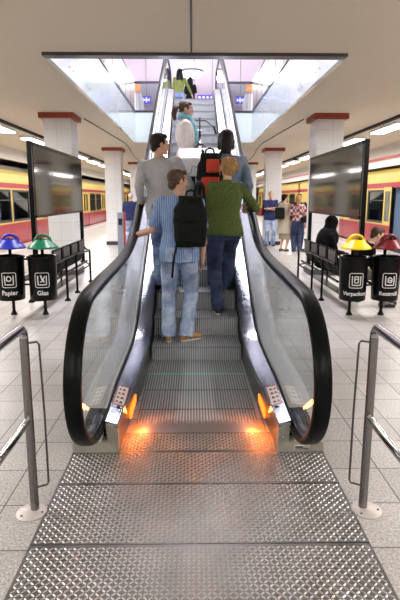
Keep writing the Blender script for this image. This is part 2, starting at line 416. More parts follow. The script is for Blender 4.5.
for s in (-1, 1):  # unseen pair of lamps added behind the camera for foreground light
    t = thing('fluorescent_lamp', 'unseen long ceiling lamp added behind the camera over the middle of the platform, %s side' % ('left' if s < 0 else 'right'), 'ceiling lamp', (s * 1.6, -2.2, CEIL))
    b = MB(); b.box2((s * 1.6 - .13, -4.4, CEIL - .06), (s * 1.6 + .13, 0, CEIL - .001)); b.build('housing', white_m, t)
    b = MB(); b.box2((s * 1.6 - .11, -4.37, CEIL - .09), (s * 1.6 + .11, -.03, CEIL - .06)); b.build('diffuser', tube_e, t)

# ------------------------------------------------------------------ void edge: fascia and balustrades
for s in (-1, 1):
    side = 'left' if s < 0 else 'right'
    t = thing('fascia', 'pale glass fascia along the %s side of the ceiling opening' % side, 'fascia', (s * WV, VY1, CEIL))
    n = 8; L_ = (VY2 - VY1 - .15) / n
    for i in range(n):
        y0 = VY1 + .14 + i * L_
        b = MB(); b.box2((s * (WV - .012), y0 + .004, CEIL - .01), (s * (WV + .045), y0 + L_ - .004, 4.0)); b.build('glass_panel', fascia_m, t)
        for yy in (.12, L_ - .12):
            for zz in (3.3, 3.85): b = MB(); b.tube([(s * (WV - .02), y0 + yy, zz), (s * (WV - .01), y0 + yy, zz)], .014, 8); b.build('bolt', steel_m, t)
    b = MB(); b.box2((s * (WV - .03), VY1 + .13, 4.0), (s * (WV + .05), VY2, 4.05)); b.build('edge_rail', rail_dark_m, t)
    t = thing('balustrade', 'frosted panel balustrade of the upper floor, %s side of the opening' % side, 'balustrade', (s * (WV + .02), VY1, 4.05))
    n = 9; L_ = (VY2 - VY1) / n
    for i in range(n):
        y0 = VY1 + i * L_
        b = MB(); b.box2((s * (WV + .0), y0 + .03, 4.06), (s * (WV + .015), y0 + L_ - .03, 4.80)); b.build('panel', frost_m, t)
        b = MB(); b.box2((s * (WV - .005), y0 - .02, 4.05), (s * (WV + .035), y0 + .02, 4.82)); b.build('post', mat('rail_grey', (.10, .09, .10), .4, .3), t)
    b = MB(); b.box2((s * (WV - .015), VY1, 4.81), (s * (WV + .045), VY2, 4.86)); b.build('handrail', 'rail_grey', t)
    # far end of opening either side of the escalator
    t = thing('fascia', 'pale glass fascia at the far end of the opening, %s of the escalator' % side, 'fascia', (s * 1.25, VY2, CEIL))
    b = MB(); b.box2((s * .80, VY2 - .02, CEIL - .01), (s * WV, VY2 + .03, 4.0)); b.build('glass_panel', fascia_m, t)
    b = MB(); b.box2((s * .80, VY2 - .03, 4.0), (s * WV, VY2 + .03, 4.06)); b.build('edge_rail', rail_dark_m, t)
    t = thing('balustrade', 'clear glass balustrade with dark top rail at the far end, %s of the escalator' % side, 'balustrade', (s * 1.25, VY2, 4.06))
    b = MB(); b.box2((s * .82, VY2 - .006, 4.06), (s * (WV - .03), VY2 + .006, 4.8)); b.build('glass_panel', pane_m, t)
    b = MB(); b.box2((s * .80, VY2 - .03, 4.8), (s * (WV - .01), VY2 + .03, 4.86)); b.build('handrail', rail_dark_m, t)
    # inner sides of landing
    t = thing('balustrade', 'clear glass balustrade along the %s side of the upper escalator landing' % side, 'balustrade', (s * .8, 15.2, 3.8))
    b = MB(); b.box2((s * .795, 14.75, 3.82), (s * .805, VY2 - .05, 4.8)); b.build('glass_panel', pane_m, t)
    b = MB(); b.box2((s * .78, 14.75, 4.8), (s * .82, VY2 - .05, 4.86)); b.build('handrail', rail_dark_m, t)
# landing at the top
b = MB(); b.box2((-.785, 12.7, 3.15), (.785, VY2 + .02, 3.79)); struct('floor_landing', b, mat('landing_plate', (.3, .3, .31), .4, .7))

# ================================================================== ESCALATOR
SL, Y0L = .5, 4.65
def smax(a, b, w): return (a + b + math.sqrt((a - b) ** 2 + w * w)) / 2
def smin(a, b, w): return (a + b - math.sqrt((a - b) ** 2 + w * w)) / 2
def prof(Y, lo, inc, hi, w=.12): return smin(smax(SL * (Y - Y0L) + inc, lo, w), hi, w)
def deckz(Y): return prof(Y, .235, .115, 4.04, .10)
def railz(Y): return prof(Y, 1.02, .775, 4.80, .26)
E = thing('escalator', 'steel and glass escalator with black rubber handrails rising to the upper hall', 'escalator', (0, 3.03, 0))
YT = 14.2
Ys = [3.0 + .12 * i for i in range(int((YT - 3.0) / .12) + 1)]
# rail centre line: lower loop, upper run, upper loop
loop = [(3.12 , .185)] + [(3.0 - .54 * math.sin(a), .60 - .42 * math.cos(a)) for a in [PI * i / 26 for i in range(0, 27)]]
zt = railz(YT)
path = loop[:-1] + [(y, railz(y) if y > 3.5 else 1.02 + (railz(3.5) - 1.02) * (y - 3) / .5) for y in Ys] + \
       [(YT + .45 * math.sin(a), zt - .42 + .42 * math.cos(a)) for a in [PI * i / 20 for i in range(1, 21)]]
# the path must run with its normal pointing outward: reverse if needed
for s in (-1, 1):
    side = 'left' if s < 0 else 'right'
    xc = -.630 if s < 0 else .615
    rsec = [(-.030, -.004), (-.043, -.002), (-.047, .012), (-.043, .026), (-.028, .034), (.028, .034), (.043, .026), (.047, .012), (.043, -.002), (.030, -.004)]
    # outward normal of a path running bottom->front->top is to the outside when n = left-hand side
    def sec(sc_, sgn=1): return [(xc + x, -n * sgn) for x, n in sc_]
    def outward(p): # normal (-dz,dy): for first loop going forward (dy<0) at the bottom the outside is down
        return 1
    b = MB(); P = []
    b.sweep(path, [(xc + x, n) for x, n in rsec]); b.build('handrail', rubber_m, E, smooth=True)
    b = MB(); b.sweep(path, [(xc - .026, -.028), (xc - .026, -.003), (xc + .026, -.003), (xc + .026, -.028)])
    b.build('handrail_track', chrome_m, E, smooth=True)
    b = MB(); b.sweep(path, [(xc - .012, -.046), (xc - .014, -.026), (xc + .014, -.026), (xc + .012, -.046)])
    b.build('track_seal', mat('blue_seal', (.03, .03, .12), .3), E, smooth=True)
    # glass panels
    gx = -.612 if s < 0 else .60
    def glo(Y):
        if Y < 3.04: return .60 - .385 * math.sqrt(max(0, 1 - ((3.0 - Y) / .505) ** 2)) if Y < 3.0 else .215
        if Y > YT: return zt - .42 - .385 * math.sqrt(max(0, 1 - ((Y - YT) / .41) ** 2))
        return deckz(Y) - .02
    def ghi(Y):
        if Y < 3.0: return .60 + .385 * math.sqrt(max(0, 1 - ((3.0 - Y) / .505) ** 2))
        if Y > YT: return zt - .42 + .385 * math.sqrt(max(0, 1 - ((Y - YT) / .41) ** 2))
        return (railz(Y) if Y > 3.5 else 1.02 + (railz(3.5) - 1.02) * (Y - 3) / .5) - .035
    cuts = [2.4955, 4.55, 5.75, 6.95, 8.15, 9.35, 10.55, 11.75, 12.95, 14.2, 14.608]
    for a, c in zip(cuts[:-1], cuts[1:]):
        n = 22; b = MB(); P = []
        for i in range(n + 1):
            Y = a + .004 + (c - a - .008) * i / n
            if a < 2.6: Y = a + .002 + (c - a - .008) * (i / n) ** 2
            for xx in (gx - .005, gx + .005): P.append((xx, Y, glo(Y))); P.append((xx, Y, ghi(Y)))
        F = []
        for i in range(n):
            q = 4 * i; F += [(q, q + 4, q + 5, q + 1), (q + 2, q + 3, q + 7, q + 6), (q + 1, q + 5, q + 7, q + 3), (q, q + 2, q + 6, q + 4)]
        F += [(0, 1, 3, 2), (4 * n, 4 * n + 2, 4 * n + 3, 4 * n + 1)]
        b.add(P, F); b.build('glass_panel', glass_m, E)
    # inner deck: strip between glass and steps
    Yd = [3.03, 3.3, 3.7, 4.1] + [4.1 + .12 * i for i in range(1, 84)]
    def xin(Y): return .50 - .05 * min(1, max(0, (Y - 3.03) / 1.1))
    b = MB(); P = []; n = len(Yd)
    for Y in Yd:
        z = deckz(Y) if Y > 3.5 else .205 + (deckz(3.5) - .205) * (Y - 3.03) / .47
        xi = s * xin(Y)
        P += [(s * .575, Y, z + .008), (xi + s * .004, Y, z - .012), (xi, Y, z - .018), (xi, Y, z - .05), (s * .575, Y, z - .05)]
    F = [(i * 5 + k, i * 5 + (k + 1) % 5, (i + 1) * 5 + (k + 1) % 5, (i + 1) * 5 + k) for i in range(n - 1) for k in range(5)] + [(0, 1, 2, 3, 4), tuple((n - 1) * 5 + k for k in (4, 3, 2, 1, 0))]
    b.add(P, F); deck = b.build('inner_deck', deck_m, E, smooth=25)
    b = MB(); P = []
    for Y in Yd:
        z = deckz(Y) if Y > 3.5 else .205 + (deckz(3.5) - .205) * (Y - 3.03) / .47
        P += [(s * .575, Y, z + .012), (s * .594, Y, z + .012), (s * .594, Y, z - .04), (s * .575, Y, z - .04)]
    F = [(i * 4 + k, i * 4 + (k + 1) % 4, (i + 1) * 4 + (k + 1) % 4, (i + 1) * 4 + k) for i in range(n - 1) for k in range(4)] + [(0, 1, 2, 3), tuple((n - 1) * 4 + k for k in (3, 2, 1, 0))]
    b.add(P, F); b.build('glass_seal', blackmatte_m, E)
    # skirt wall between deck and steps
    b = MB(); P = []
    for Y in Yd:
        z = (deckz(Y) if Y > 3.5 else .205 + (deckz(3.5) - .205) * (Y - 3.03) / .47) - .03
        xi = s * (xin(Y) + .002)
        P += [(xi, Y, z), (xi, Y, z - (.32 if Y > 3.7 else .19)), (xi + s * .03, Y, z - (.32 if Y > 3.7 else .19)), (xi + s * .03, Y, z)]
    b.add(P, F); b.build('skirt_panel', mat('skirt_steel', (.16, .16, .17), .28, .9), E)
    # outer deck and side cladding down to the floor / truss soffit
    b = MB(); P = []
    for Y in Yd:
        z = deckz(Y) if Y > 3.5 else .07 + (deckz(3.5) - .07) * min(1, (Y - 3.03) / .35)
        lo = max(0.0, SL * (Y - Y0L) - .85)
        lo = min(lo, 3.1)
        P += [(s * .606, Y, z), (s * .785, Y, z - .01), (s * .785, Y, lo), (s * .74, Y, lo), (s * .606, Y, z - .03)]
    F5 = [(i * 5 + k, i * 5 + (k + 1) % 5, (i + 1) * 5 + (k + 1) % 5, (i + 1) * 5 + k) for i in range(n - 1) for k in range(5)] + [(0, 1, 2, 3, 4), tuple((n - 1) * 5 + k for k in (4, 3, 2, 1, 0))]
    b.add(P, F5); b.build('outer_cladding', mat('outer_steel', (.80, .80, .82), .42, .55, noise_amt=.04), E, smooth=25)
    # newel base: low box, inner post, hood over the handrail inlet
    nb = MB()
    nb.add([(s * x, y, z) for y in (3.02, 3.40) for x, z in ((.499, 0), (.558, 0), (.575, .195), (.50, .165))], [(0, 1, 2, 3), (7, 6, 5, 4), (0, 4, 5, 1), (1, 5, 6, 2), (2, 6, 7, 3), (3, 7, 4, 0)])
    nb.box2((s * .555, 3.021, 0), (s * .785, 3.30, .070))
    base = nb.build('newel_base', mat('base_steel', (.40, .39, .32), .38, .12, noise_amt=.08), E)
    cav = MB(); cav.box2((s * .56, 3.12, .05), (s * .72, 3.5, .19)); cav.build('handrail_inlet', blackmatte_m, base)
    # notice sticker on the deck with red border and small figures
    zz = .232
    st = MB(); sy0, sy1 = 3.27, 3.56
    def dz(Y, x): 
        z = deckz(Y) if Y > 3.5 else .205 + (deckz(3.5) - .205) * (Y - 3.03) / .47
        k_ = (.575 - x) / (.575 - xin(Y)); return z + .008 - .020 * k_
    def patch(mb, x0, x1, y0, y1, h):
        V = [(s * x0, y0, dz(y0, x0) + h), (s * x1, y0, dz(y0, x1) + h), (s * x1, y1, dz(y1, x1) + h), (s * x0, y1, dz(y1, x0) + h)]
        V += [(a_, b_, c_ - .0008) for a_, b_, c_ in V]
        mb.add(V, [(0, 1, 2, 3), (7, 6, 5, 4), (0, 4, 5, 1), (1, 5, 6, 2), (2, 6, 7, 3), (3, 7, 4, 0)])
    patch(st, .492, .566, sy0, sy1, .0016); sk = st.build('notice_sticker', mat('sticker_white', (.8, .72, .7), .4), deck)
    for iy in range(4):
        st = MB(); y = sy0 + .025 + iy * .064
        patch(st, .507, .530, y, y + .012, .0024); patch(st, .512, .525, y + .014, y + .030, .0024)
        patch(st, .536, .556, y + .006, y + .013, .0024); patch(st, .541, .551, y + .015, y + .032, .0024)
        st.build('notice_figure', mat('sticker_ink', (.12, .03, .04), .5), deck)
    st = MB(); 
    for (a0, a1, b0, b1) in ((.492, .495, sy0, sy1), (.563, .566, sy0, sy1), (.492, .566, sy0, sy0 + .006), (.492, .566, sy1 - .006, sy1)): patch(st, a0, a1, b0, b1, .0022)
    st.build('notice_border', mat('sticker_red', (.6, .08, .06), .5), deck)
    # key switch on deck near the sticker
    st = MB(); st.lathe([(0, 0), (.014, 0), (.014, .004), (.009, .006), (0, .006)], (s * .525, 3.24, dz(3.24, .525)), 14); st.build('key_switch', plinth_m, deck, smooth=True)
    # orange comb light in the skirt
    b = MB(); b.box2((s * .462, 3.42, .05), (s * .480, 3.74, .115), bev=.008); b.build('comb_lamp', orange_e, E)
    ol = area('comb_lamp_light', (s * .455, 3.40, .135), .04, .30, 3.6, (1, .22, .03), (0, s * 1.2, s * .6))
# right base extras
b = MB(); b.tube([(.528, 3.016, .11), (.528, 3.0199, .11)], .011, 16); bb = b.build('round_emblem', mat('emblem_blue', (.1, .2, .6), .4), E)
b = MB(); b.tube([(.528, 3.014, .11), (.528, 3.0161, .11)], .006, 12); b.build('emblem_centre', white_m, bb)
b = MB(); b.box2((.60, 3.017, .018), (.70, 3.021, .05), bev=.002); bb = b.build('nameplate', mat('nameplate_silver', (.7, .7, .68), .3, .9), E)
b = MB(); b.box2((.608, 3.0158, .034), (.655, 3.0171, .044)); b.box2((.608, 3.0158, .024), (.69, 3.0171, .029)); b.build('plate_print', plinth_m, bb)
# steps
def tread_z(Yn): return max(.005, min(3.79, prof(Yn, -.06, .013, 3.79, .10))) if Yn > 4.7 else .005
ny = 3.70 + .0
noses = [3.30 + .4 * k_ for k_ in range(0, 28)]
for i, Yn in enumerate(noses):
    z = tread_z(Yn); zp = tread_z(noses[i - 1]) if i else 0
    if Yn > 13.9: break
    lo = z - max(.03, (z - zp) + .05)
    x0 = .437
    b = MB(); b.box2((-x0, Yn - .010, z - .016), (x0, Yn + .404, z)); b.box2((-x0, Yn + .02, z - .04), (x0, Yn + .38, z - .016))
    so = b.build('step', step_m, E)
    if z - zp > .02:
        b = MB(); y0 = Yn + .004
        # curved riser
        pr = [(y0, z - .002), (y0 - .002, z - .02), (y0 + .004, zp + (z - zp) * .5), (y0 + .016, zp - .03), (y0 + .03, zp - .03), (y0 + .03, z - .002)]
        b.prism_x(pr, -x0, x0); b.build('riser', riser_m, so)
    elif i > 0 and Yn < 4.9:
        b = MB(); b.box2((-x0, Yn - .004, z - .01), (x0, Yn + .004, z + .0008)); b.build('gap', green_e if abs(Yn - 4.5) < .05 else blackmatte_m, so)
# comb plate
b = MB(); b.box2((-.452, 3.30, -.01), (.452, 3.445, .006))
for i in range(60):
    x = -.44 + .88 * i / 59; b.box2((x - .004, 3.445, .0), (x + .004, 3.50, .006))
b.build('comb_plate', mat('comb_steel', (.45, .42, .38), .35, .9), E)
# underside / truss soffit
b = MB(); pr = []
top = [(Y, SL * (Y - Y0L) - .55) for Y in (5.8, 8, 10, 12.2)]
b.prism_x([(5.8, .02), (6.5, .08), (12.4, 3.02), (12.75, 3.15), (12.75, 3.3), (12.2, 3.2), (6.4, .35)], -.74, .74); b.build('truss_soffit', mat('soffit_white', (.7, .7, .7), .5), E)

# ------------------------------------------------------------------ tread plates on the floor
def tread_plate(x0, x1, y0, y1, label, th=.006):
    b = MB(); b.box2((x0, y0, 0.0005), (x1, y1, th))
    p = .0215; nx = int((x1 - x0 - .012) / p); nyy = int((y1 - y0 - .012) / p)
    ox = (x1 - x0 - nx * p) / 2; oy = (y1 - y0 - nyy * p) / 2
    for i in range(nx):
        for j in range(nyy):
            cx = x0 + ox + (i + .5) * p; cy = y0 + oy + (j + .5) * p
            a = PI / 4 if (i + j) % 2 else -PI / 4
            ca, sa = math.cos(a), math.sin(a)
            V = []
            for (u, v, h) in ((-.0125, 0, 0), (-.006, -.0046, 0), (.006, -.0046, 0), (.0125, 0, 0), (.006, .0046, 0), (-.006, .0046, 0), (-.007, 0, .0026), (.007, 0, .0026)):
                V.append((cx + u * ca - v * sa, cy + u * sa + v * ca, th + h - .0001))
            b.add(V, [(0, 1, 6), (1, 2, 7, 6), (2, 3, 7), (3, 4, 7), (4, 5, 6, 7), (5, 0, 6)])
    o = b.build('tread_plate', plate_m); o.data.materials.append(lens_m)
    for pl in o.data.polygons[6:]: pl.material_index = 1
    return tag(o, label, 'floor plate')
tread_plate(-.785, .785, 2.655, 3.027, 'ridged steel floor plate right in front of the escalator newels')
tread_plate(-.785, .785, 2.142, 2.649, 'middle ridged steel floor plate before the escalator')
tread_plate(-.785, .785, .9, 2.136, 'large ridged steel floor plate at the bottom of the picture')
tread_plate(-.497, .497, 3.031, 3.30, 'ridged steel plate between the two newels, lit orange')

# ------------------------------------------------------------------ steel guard rails
def guard(s, label):
    x = s * .842
    t = thing('guard_rail', label, 'guard rail', (x, 2.42, 0), group='steel guard rails')
    b = MB(); b.lathe([(0, 0.0), (.075, 0.0), (.078, .004), (.072, .009), (0, .010)], (x + s * .012, 2.40, 0), 32)
    bp = b.build('base_plate', mat('matte_steel', (.62, .58, .56), .5, .5), t, smooth=True)
    b = MB()
    for a in range(3): b = MB(); b.lathe([(0, .008), (.006, .008), (.006, .012), (0, .012)], (x + s * .012 + .058 * math.cos(a * 2.1 + 4), 2.40 + .055 * math.sin(a * 2.1 + 4), 0), 8); b.build('bolt', plinth_m, bp)
    arc = [(x, 2.42 - .05 + .05 * math.cos(a), .915 + .05 * math.sin(a)) for a in [PI / 2 * i / 6 for i in range(7)]]
    b = MB(); b.tube([(x, 2.42, .008), (x, 2.42, .5)] + arc[:1], .0215, 16); b.build('post', mat('post_steel', (.22, .21, .21), .22, 1), t, smooth=True)
    b = MB(); b.tube([(x, 2.42, .91)] + arc + [(x, .55, .965)], .0215, 16); b.build('top_rail', chrome_m, t, smooth=True)
    b = MB(); b.tube([(x, 2.42, .50), (x, .55, .50)], .0195, 16); b.build('middle_rail', chrome_m, t, smooth=True)
    b = MB()
    q = [(x, 2.43, .895), (x - s * .0, 2.50, .895)]
    dx = -s * .052
    b.tube([(x, 2.42, .885), (x + dx, 2.45, .885), (x + dx * 1.15, 2.455, .87), (x + dx * 1.25, 2.46, .50), (x + dx * 1.25, 2.46, .14), (x + dx * 1.15, 2.455, .125), (x, 2.42, .125)], .0055, 10)
    b.build('guard_loop', mat('dark_rod', (.10, .10, .10), .35, .8), t, smooth=True)
    b = MB(); b.tube([(x, .60, .008), (x, .60, .93)], .0215, 14); b.build('post', mat('post_steel', (.22, .21, .21), .22, 1), t, smooth=True)
guard(-1, 'stainless steel guard rail left of the tread plates'); guard(1, 'stainless steel guard rail right of the tread plates')

# ================================================================== BINS
def lid_mesh():
    b = MB(); n = 24; prof_ = [(.205, 0), (.20, .018), (.165, .05), (.115, .095), (.085, .125)]
    P = []; m = len(prof_)
    for r, z in prof_:
        for k_ in range(n):
            a = 2 * PI * k_ / n; P.append((r * math.cos(a), r * math.sin(a), z))
    for r, z in reversed(prof_):
        for k_ in range(n):
            a = 2 * PI * k_ / n; P.append(((r - .008) * math.cos(a), (r - .008) * math.sin(a), z - .006))
    M = 2 * m
    F = [(i * n + k_, i * n + (k_ + 1) % n, (i + 1) * n + (k_ + 1) % n, (i + 1) * n + k_) for i in range(M - 1) for k_ in range(n)] + [((M - 1) * n + k_, (M - 1) * n + (k_ + 1) % n, (k_ + 1) % n, k_) for k_ in range(n)]
    b.add(P, F)
    # arched handle over the crown
    for o_ in (-1, 1):
        b.tube([(-.105, o_ * .035, .085), (-.09, o_ * .03, .13), (-.05, o_ * .028, .165), (0, o_ * .028, .178), (.05, o_ * .028, .165), (.09, o_ * .03, .13), (.105, o_ * .035, .085)], [.018, .018, .02, .02, .02, .018, .018], 8)
    b.tube([(-.03, -.03, .172), (-.03, .03, .172)], .02, 8); b.tube([(.03, -.03, .172), (.03, .03, .172)], .02, 8)
    return b
LID = {}
def waste_bin(x, y, word, colname, col, label, sym):
    t = thing('waste_bin', label, 'waste bin', (x, y, 0), .20 if x < 0 else -.04, group='recycling bins')
    r = .185
    b = MB(); b.lathe([(0, .235), (.165, .235), (.172, .245), (.180, .50), (r, .79), (r + .012, .795), (r + .014, .815), (r, .822), (.165, .815), (.155, .70), (0, .69)], (0, 0, 0), 36)
    body = b.build('bin_body', black_m, t, smooth=True, world=False)
    b = MB(); b.tube([(0, .10, .02), (0, .10, .9)], .021, 12); b.build('stand_pole', black_m, t, smooth=True, world=False)
    b = MB(); b.tube([(0, .10, .0), (0, .10, .012), (0, .10, .035), (0, .10, .06)], [.044, .044, .030, .022], 14); b.build('foot', black_m, t, smooth=True, world=False)
    b = MB(); b.tube([(0, .10, .40), (0, .19, .40)], .012, 8); b.tube([(0, .10, .75), (0, .19, .75)], .012, 8); b.build('bracket', black_m, t, world=False)
    lid = lid_mesh(); lo = organic(lid, 'lid', mat(colname + '_lid', col, .32, spec=.35), t, .009, 2); lo.location = (.02, .02, .915)
    b = MB(); b.tube([(.0, .10, .88), (.0, .10, 1.0), (.0, .05, 1.04)], .016, 8); b.build('lid_post', lo.data.materials[0], t, world=False)
    # front marks: rounded square outline, container, contents
    R = r - .006
    def curve_pt(u, z, h=.0): 
        rr = .172 + (z - .245) * (.013 / .545) + .003 + h; a = u / rr; return (rr * math.sin(a), -rr * math.cos(a), z)
    b = MB()
    def stroke(pts, wd=.0045):
        pts2 = []; pts = [(u_ * 1.32, cz + (z_ - cz) * 1.32) for u_, z_ in pts]; wd *= 1.25
        for (u0, z0), (u1, z1) in zip(pts[:-1], pts[1:]):
            for i in range(4): pts2.append((u0 + (u1 - u0) * i / 4, z0 + (z1 - z0) * i / 4))
        pts2.append(pts[-1]); b.tube([curve_pt(u, z) for u, z in pts2], wd, 6)
    cz = .515
    q = []
    for cx_, cz_, a0 in ((.05, .055, 0), (-.05, .055, 90), (-.05, -.055, 180), (.05, -.055, 270)):
        for k_ in range(4):
            a = math.radians(a0 + 30 * k_); q.append((cx_ + .018 * math.cos(a), cz + cz_ + .018 * math.sin(a)))
    q.append(q[0]); stroke(q, .0035)
    stroke([(-.042, cz + .045), (-.040, cz - .045), (.040, cz - .045), (.042, cz + .045)], .006)
    if sym == 0: stroke([(-.02, cz + .03), (-.022, cz), (0, cz - .012), (.022, cz + .005), (.015, cz + .03), (-.005, cz + .04), (-.02, cz + .03)], .006)
    elif sym == 1: stroke([(-.012, cz + .05), (.0, cz + .01), (.02, cz - .02)], .008); stroke([(.026, cz + .04), (.005, cz - .005), (-.018, cz - .02)], .006)
    elif sym == 2: stroke([(-.018, cz - .02), (-.018, cz + .04), (.018, cz + .04), (.018, cz - .02), (-.018, cz - .02)], .005); stroke([(-.02, cz + .01), (.02, cz + .02)], .005)
    else: stroke([(0, cz + .035), (-.018, cz + .02), (-.015, cz - .015), (.015, cz - .018), (.02, cz + .015), (0, cz + .035)], .006); stroke([(-.01, cz + .01), (.01, cz)], .005)
    b.build('pictogram', mat('mark_white', (.8, .8, .8), .5), t, world=False)
    me = text_mesh(word, .084 if len(word) < 7 else .072)
    for v in me.vertices:
        p = curve_pt(v.co.x, .318 + v.co.y, .001 + v.co.z); v.co = p
    link('lettering', me, 'mark_white', t, world=False)
    return t
waste_bin(-2.46, 6.90, 'Papier', 'blue', (.012, .025, .36), 'black round waste bin with blue lid marked Papier', 0)
waste_bin(-2.03, 6.90, 'Glas', 'green', (.004, .16, .075), 'black round waste bin with green lid marked Glas', 1)
waste_bin(2.10, 6.83, 'Verpackung', 'yellow', (.85, .60, .005), 'black round waste bin with yellow lid marked Verpackung', 2)
waste_bin(2.535, 6.83, 'Restmüll', 'red', (.17, .008, .012), 'black round waste bin with dark red lid marked Restmüll', 3)
for s, y in ((-1, 7.0), (1, 6.93)):
    x0 = -2.46 if s < 0 else 2.10; x1 = x0 + .43
    b = MB()
    for z in (.40, .75): b.tube([(x0 - .1, y + .09, z), (x1 + .1, y + .09, z)], .014, 8)
    b.tube([(x0 + .215, y + .09, .30), (x0 + .215, y + .09, .80)], .02, 8)
    tag(b.build('bin_rack', black_m, smooth=True), 'black tube rack joining the %s pair of waste bins' % ('left' if s < 0 else 'right'), 'bin rack')

# ================================================================== BOARDS AND BENCHES
def board_mat():
    m = mat('board_screen', (.05, .055, .048), .07); N, L, bs = nodes_of(m); tc = N.new('ShaderNodeTexCoord')
    n = N.new('ShaderNodeTexNoise'); n.inputs['Scale'].default_value = .9; n.inputs['Detail'].default_value = 1
    L.new(tc.outputs['Object'], n.inputs['Vector'])
    r = ramp(N, [(.38, (.010, .013, .010)), (.5, (.022, .026, .020)), (.62, (.06, .065, .06))]); L.new(n.outputs['Fac'], r.inputs[0]); L.new(r.outputs[0], bs.inputs['Base Color'])
    return m
bm_ = board_mat()
for s in (-1, 1):
    side = 'left' if s < 0 else 'right'; x = s * 2.2; y0, y1 = (7.2, 10.3) if s < 0 else (6.9, 10.0)
    t = thing('display_board', 'large dark glossy display board on black posts beside the %s bench' % side, 'display board', (x, (y0 + y1) / 2, 0))
    b = MB(); b.box2((x - .035, y0 + .04, 1.32), (x + .035, y1 - .04, 2.27), bev=.006); pn = b.build('panel', bm_, t)
    b = MB()
    for a0, a1, c0, c1 in ((y0 + .03, y1 - .03, 1.30, 1.33), (y0 + .03, y1 - .03, 2.26, 2.30)): b.box2((x - .045, a0, c0), (x + .045, a1, c1))
    b.build('frame', black_m, t)
    b = MB(); b.box2((x - .03, y0 - .03, .30), (x + .03, y0 + .03, 2.31)); b.build('post', black_m, t)
    b = MB(); b.box2((x - .03, y1 - .03, .30), (x + .03, y1 + .03, 2.30)); b.build('post', black_m, t)
    # bench
    t = thing('bench', 'black tubular steel platform bench with wire mesh seats, %s side' % side, 'bench', (s * 2.3, 8.7, 0))
    xl = s * 1.97
    ys = (7.95, 8.64, 9.80)
    for y in ys:
        b = MB(); b.tube([(xl, y, 0), (xl, y, .012), (xl, y, .035), (xl, y, .05), (xl, y, .68 if y < 9 else .60)], [.05, .05, .03, .019, .019], 12); b.build('leg', black_m, t, smooth=True)
    for y in (7.95, 9.8):
        b = MB(); b.tube([(s * 2.5, y - .1, 0), (s * 2.5, y - .1, .012), (s * 2.5, y - .1, .035), (s * 2.5, y - .1, .05), (s * 2.5, y - .1, .45)], [.05, .05, .03, .019, .019], 12); b.build('leg', black_m, t, smooth=True)
    b = MB(); b.tube([(xl, 7.25, .66), (xl, 8.7, .66), (xl, 9.7, .60), (xl, 9.8, .60), (s * 2.2, y1 + .05, .60)], .018, 10)
    b.tube([(xl, 8.7, .33), (xl, 9.8, .33), (s * 2.2, y1 + .03, .33)], .014, 10); b.build('tube_frame', black_m, t, smooth=True)
    b = MB(); b.tube([(s * 2.03, 7.3, .40), (s * 2.03, 9.8, .40)], .02, 8); b.tube([(s * 2.5, 7.3, .38), (s * 2.5, 9.8, .38)], .02, 8); b.box2((s * 2.2, 7.3, .12), (s * 2.34, 9.75, .14)); b.build('seat_beam', black_m, t)
    b = MB(); b.lathe([(0, 0), (.05, 0), (.06, .02), (.05, .045), (0, .045)], (s * 2.2, y1, .58), 14); b.lathe([(0, 0), (.05, 0), (.06, .02), (.05, .045), (0, .045)], (s * 2.2, y1, .31), 14); b.build('clamp', black_m, t, smooth=True)
    for i in range(4):
        yc = 7.55 + i * .56
        b = MB()
        pts_b = [(s * 2.56, .40), (s * 2.50, .435), (s * 2.2, .42), (s * 2.08, .46), (s * 2.03, .60), (s * 2.0, .84)]
        for k_ in range(15):     # mesh wires across, with solid rim
            f = k_ / 14; idx = f * 5; i0 = min(4, int(idx)); g = idx - i0
            px = pts_b[i0][0] * (1 - g) + pts_b[i0 + 1][0] * g; pz = pts_b[i0][1] * (1 - g) + pts_b[i0 + 1][1] * g
            b.tube([(px, yc - .235, pz), (px, yc + .235, pz)], .009 if k_ in (0, 14) else .006, 6)
        for k_ in range(11):
            yy = yc - .235 + .047 * k_; b.tube([(p[0], yy, p[1]) for p in pts_b], .011 if k_ in (0, 10) else .0075, 6)
        so = b.build('seat_shell', black_m, t, smooth=True)
        b = MB(); b.box2((s * 1.99, yc - .20, .64), (s * 2.02, yc + .20, .82), bev=.01); b.build('back_pad', mat('back_plate', (.02, .022, .025), .3, spec=.3), so)

# grey pillar box
t = thing('ticket_validator', 'slim grey upright box with a red edge beside the left handrail', 'ticket machine', (-1.70, 12.3, 0))
b = MB(); b.box2((-1.78, 12.2, .03), (-1.635, 12.4, 1.24), bev=.01); b.build('housing', mat('grey_blue', (.33, .38, .46), .4), t)
b = MB(); b.box2((-1.635, 12.2, .06), (-1.61, 12.4, 1.25)); b.build('side_strip', mat('validator_red', (.5, .03, .02), .5), t)
b = MB(); b.box2((-1.80, 12.18, 0), (-1.59, 12.42, .03)); b.build('foot_plate', plinth_m, t)
b = MB(); b.box2((-1.755, 12.195, .95), (-1.665, 12.2, 1.1)); b.build('screen', train_dark, t)

